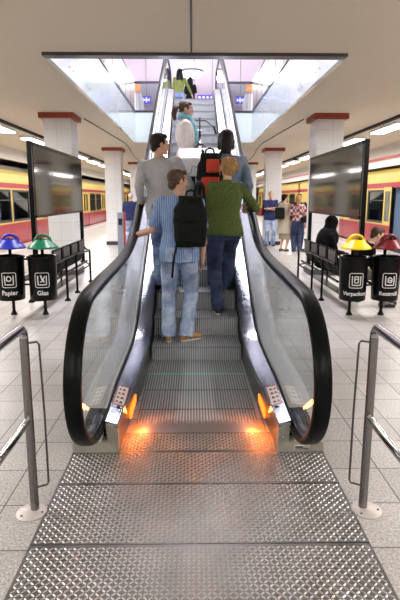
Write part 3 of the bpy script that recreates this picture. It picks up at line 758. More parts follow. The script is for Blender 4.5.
# ================================================================== TRAINS
def train(s, cars, doors_open, side):
    xo = s * 6.07; D = 2.9
    ncar = len(cars)
    for c in range(ncar):
        a, e, ys_, i0_ = cars[c]
        where = ('nearest', 'second nearest', 'farthest')[c]
        t = thing('train_carriage', 'red and yellow train carriage at the %s platform, %s to the camera' % (side, where), 'train', (s * 7.5, a, -1.0), group='train carriages on the %s' % side)
        # openings: doors (width 1.3) and windows
        y = ys_; ops = []
        seq = ['w', 'd', 'w', 'w', 'd', 'w', 'w', 'd', 'w']
        i = i0_
        while y < e - 1.8:
            kd = seq[i % 9]; wd = 1.35 if kd == 'd' else 1.75
            ops.append((kd, y, y + wd)); y += wd + (.42 if kd == 'd' or seq[(i + 1) % 9] == 'd' else .22); i += 1
        zb = (-.1, .72, .80, 1.80, 1.88, 2.04, 2.34)
        b_r = MB(); b_y = MB()
        prev = a
        for kd, y0, y1 in ops:
            b_r.box2((xo, prev, zb[0]), (xo + s * .08, y0, zb[1])); b_y.box2((xo, prev, zb[1]), (xo + s * .08, y0, zb[4]))
            if kd == 'w':
                b_r.box2((xo, y0, zb[0]), (xo + s * .08, y1, zb[1])); b_y.box2((xo, y0, zb[1]), (xo + s * .08, y1, zb[2])); b_y.box2((xo, y0, zb[3]), (xo + s * .08, y1, zb[4]))
            prev = y1
        b_r.box2((xo, prev, zb[0]), (xo + s * .08, e, zb[1])); b_y.box2((xo, prev, zb[1]), (xo + s * .08, e, zb[4]))
        b_r.box2((xo, a, zb[4]), (xo + s * .08, e, zb[5]))
        b_y.prism_x if 0 else None
        # cant rail curving into the roof (cross-section in x,z swept along y)
        def sect(mb, pts, y0, y1):
            n = len(pts); P = [(p[0], y0, p[1]) for p in pts] + [(p[0], y1, p[1]) for p in pts]
            mb.add(P, [tuple(range(n)), tuple(range(2 * n - 1, n - 1, -1))] + [(i_, i_ + n, (i_ + 1) % n + n, (i_ + 1) % n) for i_ in range(n)])
        sect(b_y, [(xo, zb[5]), (xo, zb[6]), (xo + s * .10, 2.46), (xo + s * .16, 2.40), (xo + s * .08, 2.30), (xo + s * .08, zb[5])], a, e)
        b_r.build('lower_panel', red_m, t); b_y.build('upper_panel', yel_m, t)
        b = MB(); sect(b, [(xo + s * .10, 2.46), (xo + s * .45, 2.66), (xo + s * 1.4, 2.76), (xo + s * 2.4, 2.66), (xo + s * 2.75, 2.40), (xo + s * 2.75, 2.3), (xo + s * 1.4, 2.6), (xo + s * .16, 2.40)], a, e); b.build('roof', mat('roof_grey', (.35, .33, .28), .6), t)
        b = MB(); b.box2((xo + s * .08, a, -.12), (xo + s * 2.75, e, -.02)); b.box2((xo + s * 2.68, a, -.02), (xo + s * 2.75, e, .9)); b.build('cabin_floor', train_dark, t)
        b = MB(); b.box2((xo + s * 2.69, a, .9), (xo + s * 2.75, e, 2.35)); b.build('far_wall', train_int, t)
        for yy, nm in ((a, 'end_wall'), (e - .08, 'end_wall')):
            b = MB(); b.box2((xo + s * .08, yy, -.02), (xo + s * 2.69, yy + .08, 2.4)); b.build(nm, train_dark, t)
        b = MB(); b.box2((xo + s * 1.2, a + .5, 2.30), (xo + s * 1.4, e - .5, 2.34)); b.build('cabin_lamp', mat('cabin_glow', (1, 1, 1), .5, emis=(1, .98, .92), es=3), t)
        for kd, y0, y1 in ops:
            if y0 > 40: continue
            if kd == 'w':
                b = MB()
                for q0, q1, r0, r1 in ((y0 - .04, y1 + .04, zb[2] - .03, zb[2] + .04), (y0 - .04, y1 + .04, zb[3] - .04, zb[3] + .03), (y0 - .04, y0 + .05, zb[2], zb[3]), (y1 - .05, y1 + .04, zb[2], zb[3]), (y0, y1, 1.47, 1.505)):
                    b.box2((xo - s * .004, q0, r0), (xo + s * .05, q1, r1))
                wf = b.build('window_frame', train_dark, t)
                b = MB(); b.box2((xo + s * .02, y0 + .03, zb[2] + .03), (xo + s * .028, y1 - .03, zb[3] - .03)); b.build('pane', train_glass, wf)
            else:
                op = doors_open and y0 > 13 and y0 < 17.5
                for q, sg in ((y0, -1), ((y0 + y1) / 2, 1)):
                    q0, q1 = q, q + (y1 - y0) / 2
                    if op: q0 += sg * .60; q1 += sg * .60
                    xx = xo + (s * -.03 if op else s * .02)
                    b = MB()
                    for c0, c1, d0, d1 in ((q0 + .01, q1 - .01, .02, .72),): b.box2((xx, c0, d0), (xx + s * .03, c1, d1))
                    lf = b.build('door_leaf', red_m, t)
                    b = MB()
                    for c0, c1, d0, d1 in ((q0 + .01, q0 + .12, .72, 1.9), (q1 - .12, q1 - .01, .72, 1.9), (q0 + .12, q1 - .12, 1.78, 1.9), (q0 + .12, q1 - .12, .72, .84)): b.box2((xx, c0, d0), (xx + s * .03, c1, d1))
                    b.build('door_frame', yel_m, lf)
                    b = MB(); b.box2((xx + s * .01, q0 + .12, .84), (xx + s * .018, q1 - .12, 1.78)); b.build('pane', train_glass, lf)
                    b = MB(); b.box2((xx - s * .003, q0 if sg > 0 else q1 - .02, .02), (xx + s * .033, q0 + .02 if sg > 0 else q1, 1.9)); b.build('door_seal', train_dark, lf)
                if op:
                    b = MB(); b.box2((xo, y0 - .05, -.02), (xo + s * .12, y0, 1.95)); b.build('door_frame', train_dark, t); b = MB(); b.box2((xo, y1, -.02), (xo + s * .12, y1 + .05, 1.95)); b.build('door_frame', train_dark, t)
                    b = MB(); b.box2((xo + s * .12, y1 + .05, 0), (xo + s * .8, y1 + .09, 2.2)); b.build('partition', mat('blue_partition', (.30, .42, .62), .4), t); b = MB(); b.box2((xo + s * .12, y0 - .09, 0), (xo + s * .8, y0 - .05, 2.2)); b.build('partition', 'blue_partition', t)
                    b = MB(); b.tube([(xo + s * .85, y1 - .05, 0), (xo + s * .85, y1 - .05, 2.3)], .018, 8); b.build('grab_pole', 'train_yellow', t)
        # seats seen through the windows
        for kd, y0, y1 in ops:
            if kd == 'w' and y0 < 30:
                b = MB(); b.box2((xo + s * .2, y0 + .5, -.02), (xo + s * 1.1, y0 + .95, .42), bev=.04); b.box2((xo + s * .2, y0 + .85, .42), (xo + s * 1.1, y0 + .98, 1.15), bev=.04); b.build('passenger_seat', mat('seat_blue', (.04, .06, .16), .8), t)
        if c + 1 < ncar:
            b = MB()
            for q in range(8): b.box2((xo + s * .12, e + q * .0625, 0), (xo + s * 2.6, e + q * .0625 + .04, 2.3)); b.box2((xo + s * .2, e + q * .0625 + .04, .05), (xo + s * 2.5, e + (q + 1) * .0625, 2.25))
            b.build('gangway', train_dark, t)
train(-1, [(3.0, 20.0, 4.11, 2), (20.5, 37.5, 21.4, 0), (38.0, 55.0, 38.9, 0)], False, 'left')
train(1, [(-6.0, 11.2, -5.05, 0), (11.7, 30.2, 12.68, 0), (30.7, 49.2, 31.6, 0)], True, 'right')

# ================================================================== UPPER HALL CONTENT
t = thing('round_lamp', 'large round white lamp on the ceiling of the upper hall', 'ceiling lamp', (-.06, 24.0, UPC))
b = MB(); b.lathe([(.50, 0), (.50, -.06), (.48, -.08), (0, -.08)], (-.06, 24, UPC), 40); b.build('rim', mat('lamp_rim', (.25, .25, .3), .4), t, smooth=True)
b = MB(); b.lathe([(.0, -.08), (.46, -.08), (.46, -.16), (.38, -.22), (.2, -.26), (0, -.27)], (-.06, 24, UPC), 40); b.build('diffuser', drum_e, t, smooth=True)
for x, y in ((-4.5, 9), (4.5, 9), (-4.5, 15), (4.5, 15), (0, 12.5), (0, 8.2)):  # out-of-view lamps added to brighten the upper hall and the opening
    t = thing('added_hall_lamp', 'unseen square white lamp added high over the upper hall, %s, %s' % ('on the left' if x < 0 else 'on the right' if x > 0 else 'in the middle', 'nearer' if y < 10 else 'farther'), 'ceiling lamp', (x, y, UPC), group='added square hall lamps')
    b = MB(); b.box2((x - .7, y - .7, UPC - .1), (x + .7, y + .7, UPC)); b.build('frame', 'lamp_rim', t)
    b = MB(); b.box2((x - .65, y - .65, UPC - .13), (x + .65, y + .65, UPC - .1)); b.build('diffuser', drum_e, t)
for s in (-1, 1):
    side = 'left' if s < 0 else 'right'
    t = thing('kiosk', 'grey kiosk with a glowing orange sign beyond the upper opening, %s side' % side, 'kiosk', (s * 2.1, 19.6, UPF))
    b = MB(); b.box2((s * 1.86, 19.2, UPF), (s * 3.9, 20.6, 5.18)); b.build('body', mat('kiosk_grey', (.42, .40, .42), .5), t)
    for i in range(6):
        b = MB(); b.box2((s * (1.90 + i * .33), 19.17, UPF + .05), (s * (2.19 + i * .33), 19.2, 5.12)); b.build('panel', mat('kiosk_panel', (.62, .60, .60), .3, .2), t)
    b = MB(); b.box2((s * 1.84, 19.1, 5.20), (s * 3.9, 19.2, 5.27)); b.box2((s * 1.84, 19.1, 5.32), (s * 3.9, 19.2, 5.42)); b.build('sign', mat('orange_sign', (1, .3, .05), .5, emis=(1, .2, .04), es=1.0), t)
    b = MB(); b.box2((s * 1.84, 19.12, 5.27), (s * 3.9, 19.25, 5.32)); b.build('sign_band', mat('pink_band', (.8, .5, .45), .5), t)
    x = s * 1.83
    t = thing('direction_sign', 'blue lit sign with a white cross-shaped arrow mark, %s of the upper landing' % side, 'sign', (x, 21.5, 5.2))
    b = MB(); b.box2((x - .17, 21.48, 5.18), (x + .17, 21.52, 5.46)); b.build('panel', mat('blue_sign', (.05, .05, .5), .4, emis=(.08, .03, .75), es=1.2), t)
    b = MB(); b.box2((x - .12, 21.47, 5.30), (x + .12, 21.48, 5.34)); b.box2((x - .02, 21.47, 5.22), (x + .02, 21.48, 5.42)); b.box2((x - .12, 21.47, 5.26), (x - .09, 21.48, 5.38)); b.box2((x + .09, 21.47, 5.26), (x + .12, 21.48, 5.38)); b.build('arrow_mark', mat('sign_white', (.9, .9, .9), .5, emis=(1, 1, 1), es=1), t)
    b = MB(); b.tube([(x, 21.5, 5.46), (x, 21.5, UPC)], .015, 6); b.build('hanger', steel_m, t)
t = thing('direction_sign', 'long blue and purple lit sign strip behind the top of the steps', 'sign', (.3, 22.0, 5.5))
b = MB(); b.box2((.0, 21.98, 5.42), (.84, 22.02, 5.60)); b.build('panel', 'blue_sign', t)
b = MB()
for i in range(5): b.box2((.05 + i * .16, 21.97, 5.48), (.13 + i * .16, 21.98, 5.54))
b.build('marks', 'sign_white', t)
b = MB(); b.tube([(.04, 22, 5.60), (.04, 22, UPC)], .012, 6); b.tube([(.76, 22, 5.60), (.76, 22, UPC)], .012, 6); b.build('hanger', steel_m, t)

# far staircase beyond the escalator
t = thing('staircase', 'far staircase with white side band rising towards the camera', 'staircase', (0, 36, 0))
b = MB(); b.prism_x([(37, 0), (36.6, 0), (26, 2.95), (26, 3.17), (27.5, 3.17)], -1.62, 1.62); b.build('flight', mat('stair_dark', (.05, .05, .06), .6), t)
for s in (-1, 1):
    b = MB(); b.prism_x([(37, .0), (36, 0), (25.2, 3.0), (25.2, 3.17), (26.8, 3.17), (37, .4)], s * 1.65, s * 1.75); b.build('side_band', white_m, t)

# ================================================================== PEOPLE
def ik(a, b, l1, l2, pole):
    a = Vector(a); b = Vector(b); d = b - a; L_ = d.length
    if L_ > (l1 + l2) * .995: b = a + d * ((l1 + l2) * .995 / L_); d = b - a; L_ = d.length
    x = (l1 * l1 - l2 * l2 + L_ * L_) / (2 * L_); h_ = math.sqrt(max(0, l1 * l1 - x * x)); dn = d / L_
    p = Vector(pole); p = (p - dn * p.dot(dn)).normalized()
    return a + dn * x + p * h_, b
def add_hand(mb, wr, d, side, palm, curl, sgn):
    d = d.normalized(); side = (side - d * side.dot(d)).normalized(); palm = d.cross(side).normalized() * (1 if d.cross(side).dot(palm) > 0 else -1)
    R = Matrix((side, d, palm)).transposed()
    mb.ell(wr + d * .045, (.040, .052, .017), 12, 8, R); mb.limb([wr - d * .02, wr + d * .02], [.026, .026], 8)
    for o_, l in ((-.030, .060), (-.010, .072), (.010, .068), (.030, .052)):
        k0 = wr + d * .083 + side * o_ * -sgn
        c1, c2 = curl * .7, curl * 1.7
        k1 = k0 + (d * math.cos(c1) + palm * math.sin(c1)) * l * .55; k2 = k1 + (d * math.cos(c2) + palm * math.sin(c2)) * l * .5
        mb.limb([k0, k1, k2], [.0095, .009, .008], 7)
    t0 = wr + d * .025 + side * .034 * sgn; t1 = t0 + (d * .55 + side * .55 * sgn + palm * .4).normalized() * .035
    t2 = t1 + (d * .8 + palm * .5).normalized() * .028; mb.limb([t0, t1, t2], [.012, .011, .009], 7)

def person(label, loc, rz=0, h=1.75, fem=False, pel=(0, 0, .95), lean=(0, 0), shy=0, hipy=0, feet=None, hands=None, poles=None, hand_world=(False, False),
           head=(0, 0), head_off=(0, 0), skin='skin', top=None, bottom=None, shoes='shoe_dark', hair=('short', 'hair_dark'), vox=.0075, cat='person', group=None, extra=None, curl=(.5, .5), handdir=(None, None), toe=(0, 0)):
    k = h / 1.75; root = thing('person', label, cat, loc, rz, group)
    Ri = Matrix.Rotation(-rz, 3, 'Z')
    def w2l(p): return (Ri @ (Vector(p) - Vector(loc))) / k
    P = Vector(pel); u = Vector((lean[0], lean[1], .52)).normalized(); N_ = P + u * .52
    ss = Matrix.Rotation(shy, 3, 'Z') @ Vector((1, 0, 0)); hs = Matrix.Rotation(hipy, 3, 'Z') @ Vector((1, 0, 0))
    ss = (ss - u * ss.dot(u)).normalized(); hs = (hs - u * hs.dot(u) * .5).normalized()
    if fem: T = [(-.11, .150, .11), (-.03, .172, .125), (.07, .150, .108), (.17, .122, .092), (.29, .142, .112), (.38, .152, .108), (.45, .145, .088), (.50, .095, .065), (.53, .052, .052)]
    else: T = [(-.11, .150, .11), (-.03, .165, .122), (.07, .155, .112), (.17, .146, .104), (.29, .165, .115), (.38, .182, .117), (.45, .170, .097), (.50, .110, .072), (.53, .060, .058)]
    def dims(t):
        if t <= T[0][0]: return T[0][1:]
        for (t0, a0, b0), (t1, a1, b1) in zip(T[:-1], T[1:]):
            if t <= t1: g = (t - t0) / (t1 - t0); g = g * g * (3 - 2 * g); return a0 + (a1 - a0) * g, b0 + (b1 - b0) * g
        return T[-1][1:]
    def rings(t0, t1, off, n=12, flare=0):
        R_ = []
        for i in range(n + 1):
            t = t0 + (t1 - t0) * i / n; a, b_ = dims(t); g = min(1, max(0, t / .4)); sv = (hs * (1 - g) + ss * g).normalized(); fv = u.cross(sv).normalized()
            e = flare * max(0, (.15 - t)) 
            R_.append((P + u * t, a + off + e, b_ + off + e, sv, fv))
        return R_
    sw = .158 if fem else .182
    sh = [N_ - u * .065 + ss * sw * q for q in (-1, 1)]; hip = [P - u * .05 + hs * .088 * q for q in (-1, 1)]
    feet = feet or [(-.09, 0, 0), (.09, 0, 0)]
    ank = []; kn = []
    fwd = Vector((0, 1, 0))
    for i in (0, 1):
        f = Vector(feet[i]); ya = toe[i]; a_ = f + Vector((0, 0, .085))
        tz = Matrix.Rotation(ya, 3, 'Z') @ fwd
        kk, a2 = ik(hip[i], a_, .44, .43, fwd + tz * .3 + Vector(((-1, 1)[i] * .08, 0, .1))); kn.append(kk); ank.append(a2)
    wr = []; el = []
    hands = hands or [None, None]; poles = poles or [(-.3, -1, -.2), (.3, -1, -.2)]
    for i in (0, 1):
        q = (-1, 1)[i]
        t = w2l(hands[i]) if (hands[i] is not None and hand_world[i]) else (Vector(hands[i]) if hands[i] is not None else sh[i] + Vector((q * .07, .06, -.53)))
        e_, w_ = ik(sh[i], t, .29, .26, poles[i]); el.append(e_); wr.append(w_)
    Hc = N_ + u * .14 + Vector((head_off[0], .025 + head_off[1], 0)); Rh = Matrix.Rotation(head[0], 3, 'Z') @ Matrix.Rotation(head[1], 3, 'X')
    def H(p): return Hc + Rh @ Vector(p)
    def fin(mb): mb.v = [(x * k, y * k, z * k) for x, y, z in mb.v]; return mb
    # --- body
    b = MB(); b.loft(rings(-.11, .53, 0, 14), 20)
    b.limb([N_ - u * .03, N_ + u * .03, H((0, -.02, -.05))], [.062, .054, .052] if not fem else [.052, .046, .045], 12)
    for i in (0, 1):
        b.limb([sh[i], sh[i] * .5 + el[i] * .5, el[i], el[i] * .65 + wr[i] * .35, wr[i]], [.052, .044, .037, .038, .025] if not fem else [.043, .037, .031, .031, .021], 12)
        b.limb([hip[i], hip[i] * .5 + kn[i] * .5, kn[i], kn[i] * .65 + ank[i] * .35, ank[i]], [.085, .072, .052, .055, .036], 12)
        tz = Matrix.Rotation(toe[i], 3, 'Z') @ fwd
        b.limb([ank[i] + Vector((0, 0, -.04)), ank[i] + tz * .10 + Vector((0, 0, -.058))], [.034, .024], 10)
        d = (wr[i] - el[i]).normalized() if handdir[i] is None else (Ri @ Vector(handdir[i])).normalized()
        q = (-1, 1)[i]
        palm = Vector((-q, 0, 0)) if abs(d.z) > .7 else Vector((0, 0, -1))
        side = fwd if abs(d.z) > .7 else d.cross(Vector((0, 0, 1)))
        sg = 1 if abs(d.z) > .7 else (1 if side.x * q < 0 else -1)
        add_hand(b, wr[i], d, side, palm, curl[i], sg)
    b.ell(H((0, -.012, .03)), (.074, .092, .088), 16, 12, Rh); b.ell(H((0, .022, -.03)), (.058, .066, .080), 16, 12, Rh); b.ell(H((0, .055, -.088)), (.028, .028, .022), 10, 8, Rh)
    b.limb([H((0, .082, .018)), H((0, .098, -.022))], [.009, .013], 8); b.ell(H((0, .088, -.058)), (.022, .010, .010), 8, 6, Rh)
    for q in (-1, 1):
        b.ell(H((q * .074, -.005, -.005)), (.011, .020, .032), 8, 8, Rh); b.ell(H((q * .038, .066, -.02)), (.020, .018, .018), 8, 6, Rh)
    b.ell(H((0, .078, .032)), (.05, .014, .010), 8, 6, Rh)
    organic(fin(b), 'body', MATS[skin], root, vox, 3)
    # --- face
    if vox < .011:
        b = MB()
        for q in (-1, 1): b.ell(H((q * .030, .077, .006)), (.013, .008, .008), 8, 6, Rh)
        ey = fin(b).build('eye', white_m, root, smooth=True, world=False)
        b = MB()
        for q in (-1, 1): b.ell(H((q * .030, .083, .006)), (.006, .004, .006), 8, 6, Rh)
        fin(b).build('iris', 'hair_dark', ey, world=False)
        b = MB(); b.ell(H((0, .0935, -.058)), (.022, .007, .007), 10, 6, Rh); fin(b).build('lips', mat('lips', (.45, .16, .14), .5), root, smooth=True, world=False)
        b = MB()
        for q in (-1, 1): b.limb([H((q * .015, .086, .028)), H((q * .045, .076, .028))], [.004, .003], 6)
        fin(b).build('eyebrow', MATS[hair[1]], root, smooth=True, world=False)
    # --- hair
    st, hm = hair; b = MB(); dsp, dsc = .012, .02
    if st == 'short':
        b.ell(H((0, -.024, .036)), (.083, .094, .088), 18, 12, Rh); b.ell(H((0, .035, .084)), (.060, .050, .034), 12, 8, Rh); b.ell(H((0, -.065, -.03)), (.058, .045, .06), 12, 8, Rh)
        for q in (-1, 1): b.ell(H((q * .068, .012, .028)), (.014, .022, .038), 8, 6, Rh)
    elif st == 'shaved':
        b.ell(H((0, -.02, .036)), (.078, .088, .084), 18, 12, Rh); dsp = .002
    elif st == 'smooth':
        b.ell(H((0, -.022, .034)), (.086, .096, .088), 18, 12, Rh); b.limb([H((0, -.06, .0)), H((0, -.07, -.08)), H((0, -.065, -.16))], [.075, .062, .045], 14); dsp, dsc = .006, .03
        for q in (-1, 1): b.limb([H((q * .06, .0, .03)), H((q * .066, -.03, -.07))], [.03, .03], 10)
    elif st == 'long':
        b.ell(H((0, -.022, .034)), (.088, .096, .090), 18, 12, Rh)
        for q in (-1, 0, 1): b.limb([H((q * .045, -.05, .02)), H((q * .06, -.08, -.10)), H((q * .065, -.10, -.22)), H((q * .05, -.11, -.33))], [.055, .058, .05, .028], 12)
    elif st == 'ponytail':
        b.ell(H((0, -.022, .036)), (.081, .094, .087), 18, 12, Rh); b.ell(H((0, .03, .07)), (.066, .05, .04), 12, 8, Rh)
        for q in (-1, 1): b.ell(H((q * .066, .005, .03)), (.016, .035, .045), 8, 6, Rh)
        b.limb([H((0, -.09, .03)), H((0, -.145, .01)), H((0, -.165, -.05)), H((0, -.150, -.13))], [.032, .042, .040, .016], 12); dsp = .008
    elif st == 'bun':
        b.ell(H((0, -.022, .036)), (.083, .094, .088), 18, 12, Rh); b.ell(H((0, .03, .068)), (.066, .05, .04), 12, 8, Rh); rr = random.Random(5)
        b.ell(H((.01, -.10, .03)), (.055, .04, .05), 12, 8, Rh); b.ell(H((0, -.06, -.03)), (.065, .045, .05), 12, 8, Rh)
        for i in range(46):
            a = rr.uniform(0, 2 * PI); r_ = rr.uniform(.03, .085); b.ell(H((r_ * math.cos(a), -.085 - rr.uniform(0, .05), .035 + r_ * math.sin(a) * .85)), rr.uniform(.013, .022), 8, 6, Rh)
        for q in (-1, 1): b.limb([H((q * .078, .03, .02)), H((q * .085, .02, -.03)), H((q * .078, .02, -.07))], [.012, .010, .006], 8)
        dsp, dsc = .02, .012
    elif st == 'hood':
        b.ell(H((0, -.02, .02)), (.105, .115, .125), 18, 12, Rh); b.limb([H((0, -.04, -.02)), N_, N_ - u * .10 + Vector((0, -.02, 0)), N_ - u * .3 + Vector((0, -.06, 0))], [.10, .11, .19, .17], 16); dsp = .015; dsc = .08
    ho = organic(fin(b), 'head_scarf' if st == 'hood' else 'hair', MATS[hm], root, .0065 if vox < .011 else .012, 2, dsp, dsc)
    if st == 'ponytail':
        for zc in (.045, -.01): b = MB(); b.ell(H((.035, -.10, zc)), (.016, .010, .016), 8, 6); fin(b).build('hair_clip', white_m, ho, smooth=True, world=False)
    vc = max(.010, vox * 1.15)
    # --- trousers / skirt
    if bottom:
        kind, bmn = bottom[0], bottom[1]; b = MB(); b.loft(rings(-.12, .09, .016, 6), 20)
        if kind in ('jeans', 'trousers'):
            fl = .076 if kind == 'jeans' else .066
            for i in (0, 1):
                lowe = ank[i] + (kn[i] - ank[i]).normalized() * -.045; lowe.z = max(lowe.z, feet[i][2] + .03)
                pts = [hip[i] + Vector((0, 0, -.01)), hip[i] * .5 + kn[i] * .5, kn[i], kn[i] * .5 + ank[i] * .5, lowe]
                b.tube(pts, [.102, .092, .074, .071, fl], 18); b.ell(hip[i], .10, 14, 10); b.ell(kn[i], .072, 14, 10); b.ell(hip[i] * .5 + kn[i] * .5, .09, 14, 10)
        else:
            b.loft([(P - u * .05, .185, .14, hs, (0, 1, 0)), (P * .5 + (kn[0] + kn[1]) * .25, .20, .17, hs, (0, 1, 0)), ((kn[0] + kn[1]) * .5 + Vector((0, 0, -.12)), .23, .19, hs, (0, 1, 0))], 22)
        tr = organic(fin(b), 'trousers' if kind != 'skirt' else 'skirt', MATS[bmn], root, vc, 2, .016, .07)
        if kind == 'jeans' and vox < .011:
            b = MB(); fb = u.cross(hs).normalized()
            for q in (-1, 1):
                c = P - u * .045 + hs * .075 * q - fb * .148
                b.loft([(c + u * z_, w_, .006, hs, fb) for z_, w_ in ((-.075, .03), (-.06, .05), (.05, .055), (.065, .052))], 12)
            fin(b).build('back_pocket', MATS[bmn], tr, world=False)
            b = MB(); b.loft(rings(.075, .105, .021, 2), 24); fin(b).build('belt', 'hair_dark', tr, smooth=True, world=False)
    # --- top
    if top:
        kind, tmn, sleeve, hem = top[:4]; o_ = top[4] if len(top) > 4 else .022
        b = MB(); b.loft(rings(hem, .505, o_, 14, .10 if hem < 0 else .0), 24)
        if kind == 'coat': b.loft([(P + u * .1, .165, .125, hs, (0, 1, 0)), (P - u * .05, .20, .16, hs, (0, 1, 0)), (P - Vector((0, 0, .40)), .235, .19, hs, (0, 1, 0))], 22)
        b.loft([(N_ - u * .05, .085, .075, ss, u.cross(ss)), (N_ + u * .015, .062, .06, ss, u.cross(ss))], 16)
        for i in (0, 1):
            s0 = sh[i]; e = el[i]; wv = wr[i]
            if sleeve == 'short': pts = [s0, s0 * .6 + e * .4, s0 * .12 + e * .88]; rs = [.068, .064, .066]
            elif sleeve == 'none': pts = None
            else:
                f = .93 if sleeve == 'long' else .5
                pts = [s0, s0 * .5 + e * .5, e, e * (1 - f * .5) + wv * (f * .5), e * (1 - f) + wv * f]; rs = [.066, .058, .052, .047, .038 if sleeve == 'long' else .048]
            if pts:
                if fem: rs = [r_ * .9 for r_ in rs]
                b.tube(pts, rs, 16)
                for p_, r_ in list(zip(pts, rs))[:-1]: b.ell(p_, r_, 12, 8)
        to = organic(fin(b), top[5] if len(top) > 5 else ('coat' if kind == 'coat' else 'shirt'), MATS[tmn], root, vc, 2, .018 if kind != 'sweater' else .012, .06 if kind != 'sweater' else .03)
    # --- shoes
    for i in (0, 1):
        f = Vector(feet[i]); Rz = Matrix.Rotation(toe[i], 3, 'Z')
        def q_(x, y, z): return f + Rz @ Vector((x, y, z))
        b = MB(); b.ell(q_(0, -.035, .042), (.036, .045, .042), 12, 8, Rz); b.ell(q_(0, .04, .05), (.037, .075, .042), 12, 8, Rz); b.ell(q_(0, .125, .036), (.042, .065, .032), 12, 8, Rz)
        shn = shoes if isinstance(shoes, str) else shoes[0]
        so = organic(fin(b), 'shoe', MATS[shn], root, vc * .8, 2)
        b = MB(); b.loft([(q_(0, .055, z_), .041, .128, Rz @ Vector((1, 0, 0)), Rz @ Vector((0, 1, 0))) for z_ in (.003, .020)], 18)
        fin(b).build('sole', MATS['sole_white' if not isinstance(shoes, str) else 'hair_dark'], so, world=False)
    return root, dict(k=k, sh=sh, N=N_, P=P, u=u, wr=wr, el=el, H=H, fin=fin, rings=rings, Rh=Rh)

mat('skin', (.62, .36, .25), .5, noise_amt=.05, noise_scale=30); mat('skin_light', (.72, .46, .36), .5)
mat('hair_dark', (.010, .007, .006), .45, spec=.25, bump=.5, bscale=150); mat('hair_brown', (.07, .035, .018), .5, bump=.6, bscale=150)
mat('hair_blond', (.46, .27, .10), .5, noise_amt=.6, noise_scale=60, bump=.8, bscale=150); mat('hair_black', (.008, .007, .008), .6, spec=.12)
mat('shoe_dark', (.02, .018, .016), .5); mat('shoe_tan', (.45, .22, .07), .6); mat('sole_white', (.6, .58, .55), .6)
denim_mat('jeans_light', (.20, .28, .50), (.50, .60, .80)); denim_mat('jeans_mid', (.07, .11, .25), (.22, .30, .50)); denim_mat('jeans_dark', (.010, .016, .05), (.045, .07, .16), 5)
denim_mat('denim_jacket', (.10, .15, .24), (.24, .31, .42)); stripe_mat('shirt_stripes', (.10, .19, .42), (.30, .42, .66), .021)
mat('grey_cotton', (.42, .43, .46), .9, noise_amt=.12, noise_scale=8, bump=.4, bscale=30); mat('green_wool', (.085, .125, .03), .95, noise_amt=.35, noise_scale=50, bump=1, bscale=90)
mat('white_cotton', (.92, .90, .93), .8, bump=.3, bscale=20); mat('scarf_turquoise', (.20, .60, .74), .8, noise_amt=.15, noise_scale=20, bump=.5, bscale=30)
mat('navy', (.015, .025, .10), .85); mat('beige_coat', (.42, .37, .28), .9); mat('black_cloth', (.008, .008, .010), .9, spec=.1, bump=.5, bscale=30); mat('olive_top', (.14, .17, .035), .85)
mat('orange_top', (.75, .28, .12), .85); mat('brown_skirt', (.2, .17, .13), .9); plaid_mat()
mat('bag_black', (.006, .009, .008), .65, spec=.12, noise_amt=.4, noise_scale=10, bump=.6, bscale=25); mat('bag_red', (.60, .05, .02), .6)

# man in the striped shirt
p1, d1 = person('man in blue striped short-sleeved shirt and light jeans holding the left handrail, seen from behind', (-.165, 5.10, tread_z(4.9)), 0, 1.715,
    lean=(.01, .02), shy=-.12, feet=[(-.115, -.01, 0), (.07, .0, 0)], toe=(.1, -1.0), hands=[(-.615, 5.30, 1.20), (.235, .03, .86)], hand_world=(True, False),
    poles=[(.2, -.6, -1), (.6, -1, 0)], handdir=((-.5, .6, -.25), None), head=(-1.05, -.05), head_off=(-.02, 0), top=('shirt', 'shirt_stripes', 'short', -.13), bottom=('jeans', 'jeans_light'),
    shoes=('shoe_tan',), hair=('short', 'hair_brown'), curl=(.7, .4))
b = MB(); wq = d1['wr'][0]; dq = (d1['el'][0] - wq).normalized(); b.tube([wq + dq * .015, wq + dq * .040], .034, 14); d1['fin'](b).build('wristwatch', 'hair_dark', p1, smooth=True, world=False)
# woman in green
p2, d2 = person('woman in dark green wool sweater and dark jeans with curly pinned-up blond hair', (.305, 5.48, tread_z(5.3)), 0, 1.665, fem=True,
    pel=(-.01, .02, .95), lean=(.03, .03), shy=.05, feet=[(-.075, .0, 0), (.06, .41, .195)], toe=(.1, -.1), hands=[(-.20, .14, .84), (.60, 5.84, 1.465)], hand_world=(False, True),
    poles=[(-.5, -1, 0), (.8, -.6, -.8)], handdir=(None, (-.1, 1, -.1)), head=(.25, .15), top=('sweater', 'green_wool', 'long', -.07, .03, 'sweater'), bottom=('trousers', 'jeans_dark'),
    shoes=('shoe_dark',), hair=('bun', 'hair_blond'), skin='skin_light', curl=(.6, .8))
# man in grey
p3, d3 = person('man in loose light grey long-sleeved top and blue jeans, dark hair, looking right', (-.345, 5.86, tread_z(5.7)), 0, 1.74,
    lean=(-.055, .0), feet=[(-.06, -.02, 0), (.10, .02, 0)], hands=[(-.60, 5.88, 1.52), (.30, .22, 1.0)], hand_world=(True, False), poles=[(-.1, -1, -.2), (.6, -1, -.2)],
    handdir=((-.1, 1, -.1), None), head=(-1.25, .0), head_off=(.03, 0), top=('shirt', 'grey_cotton', 'long', -.14, .034), bottom=('jeans', 'jeans_mid'), shoes=('shoe_dark',), hair=('short', 'hair_dark'), skin='skin')
# denim jacket
p4, d4 = person('person in blue denim jacket with smooth dark hair, seen from behind', (.30, 5.98, tread_z(5.7)), 0, 1.80,
    lean=(.03, .02), shy=.05, feet=[(-.09, 0, 0), (.06, .0, 0)], hands=[(-.25, .16, .95), (.28, .16, .95)], top=('jacket', 'denim_jacket', 'long', -.02, .034, 'jacket'), bottom=('trousers', 'jeans_dark'),
    shoes=('shoe_dark',), hair=('smooth', 'hair_dark'))
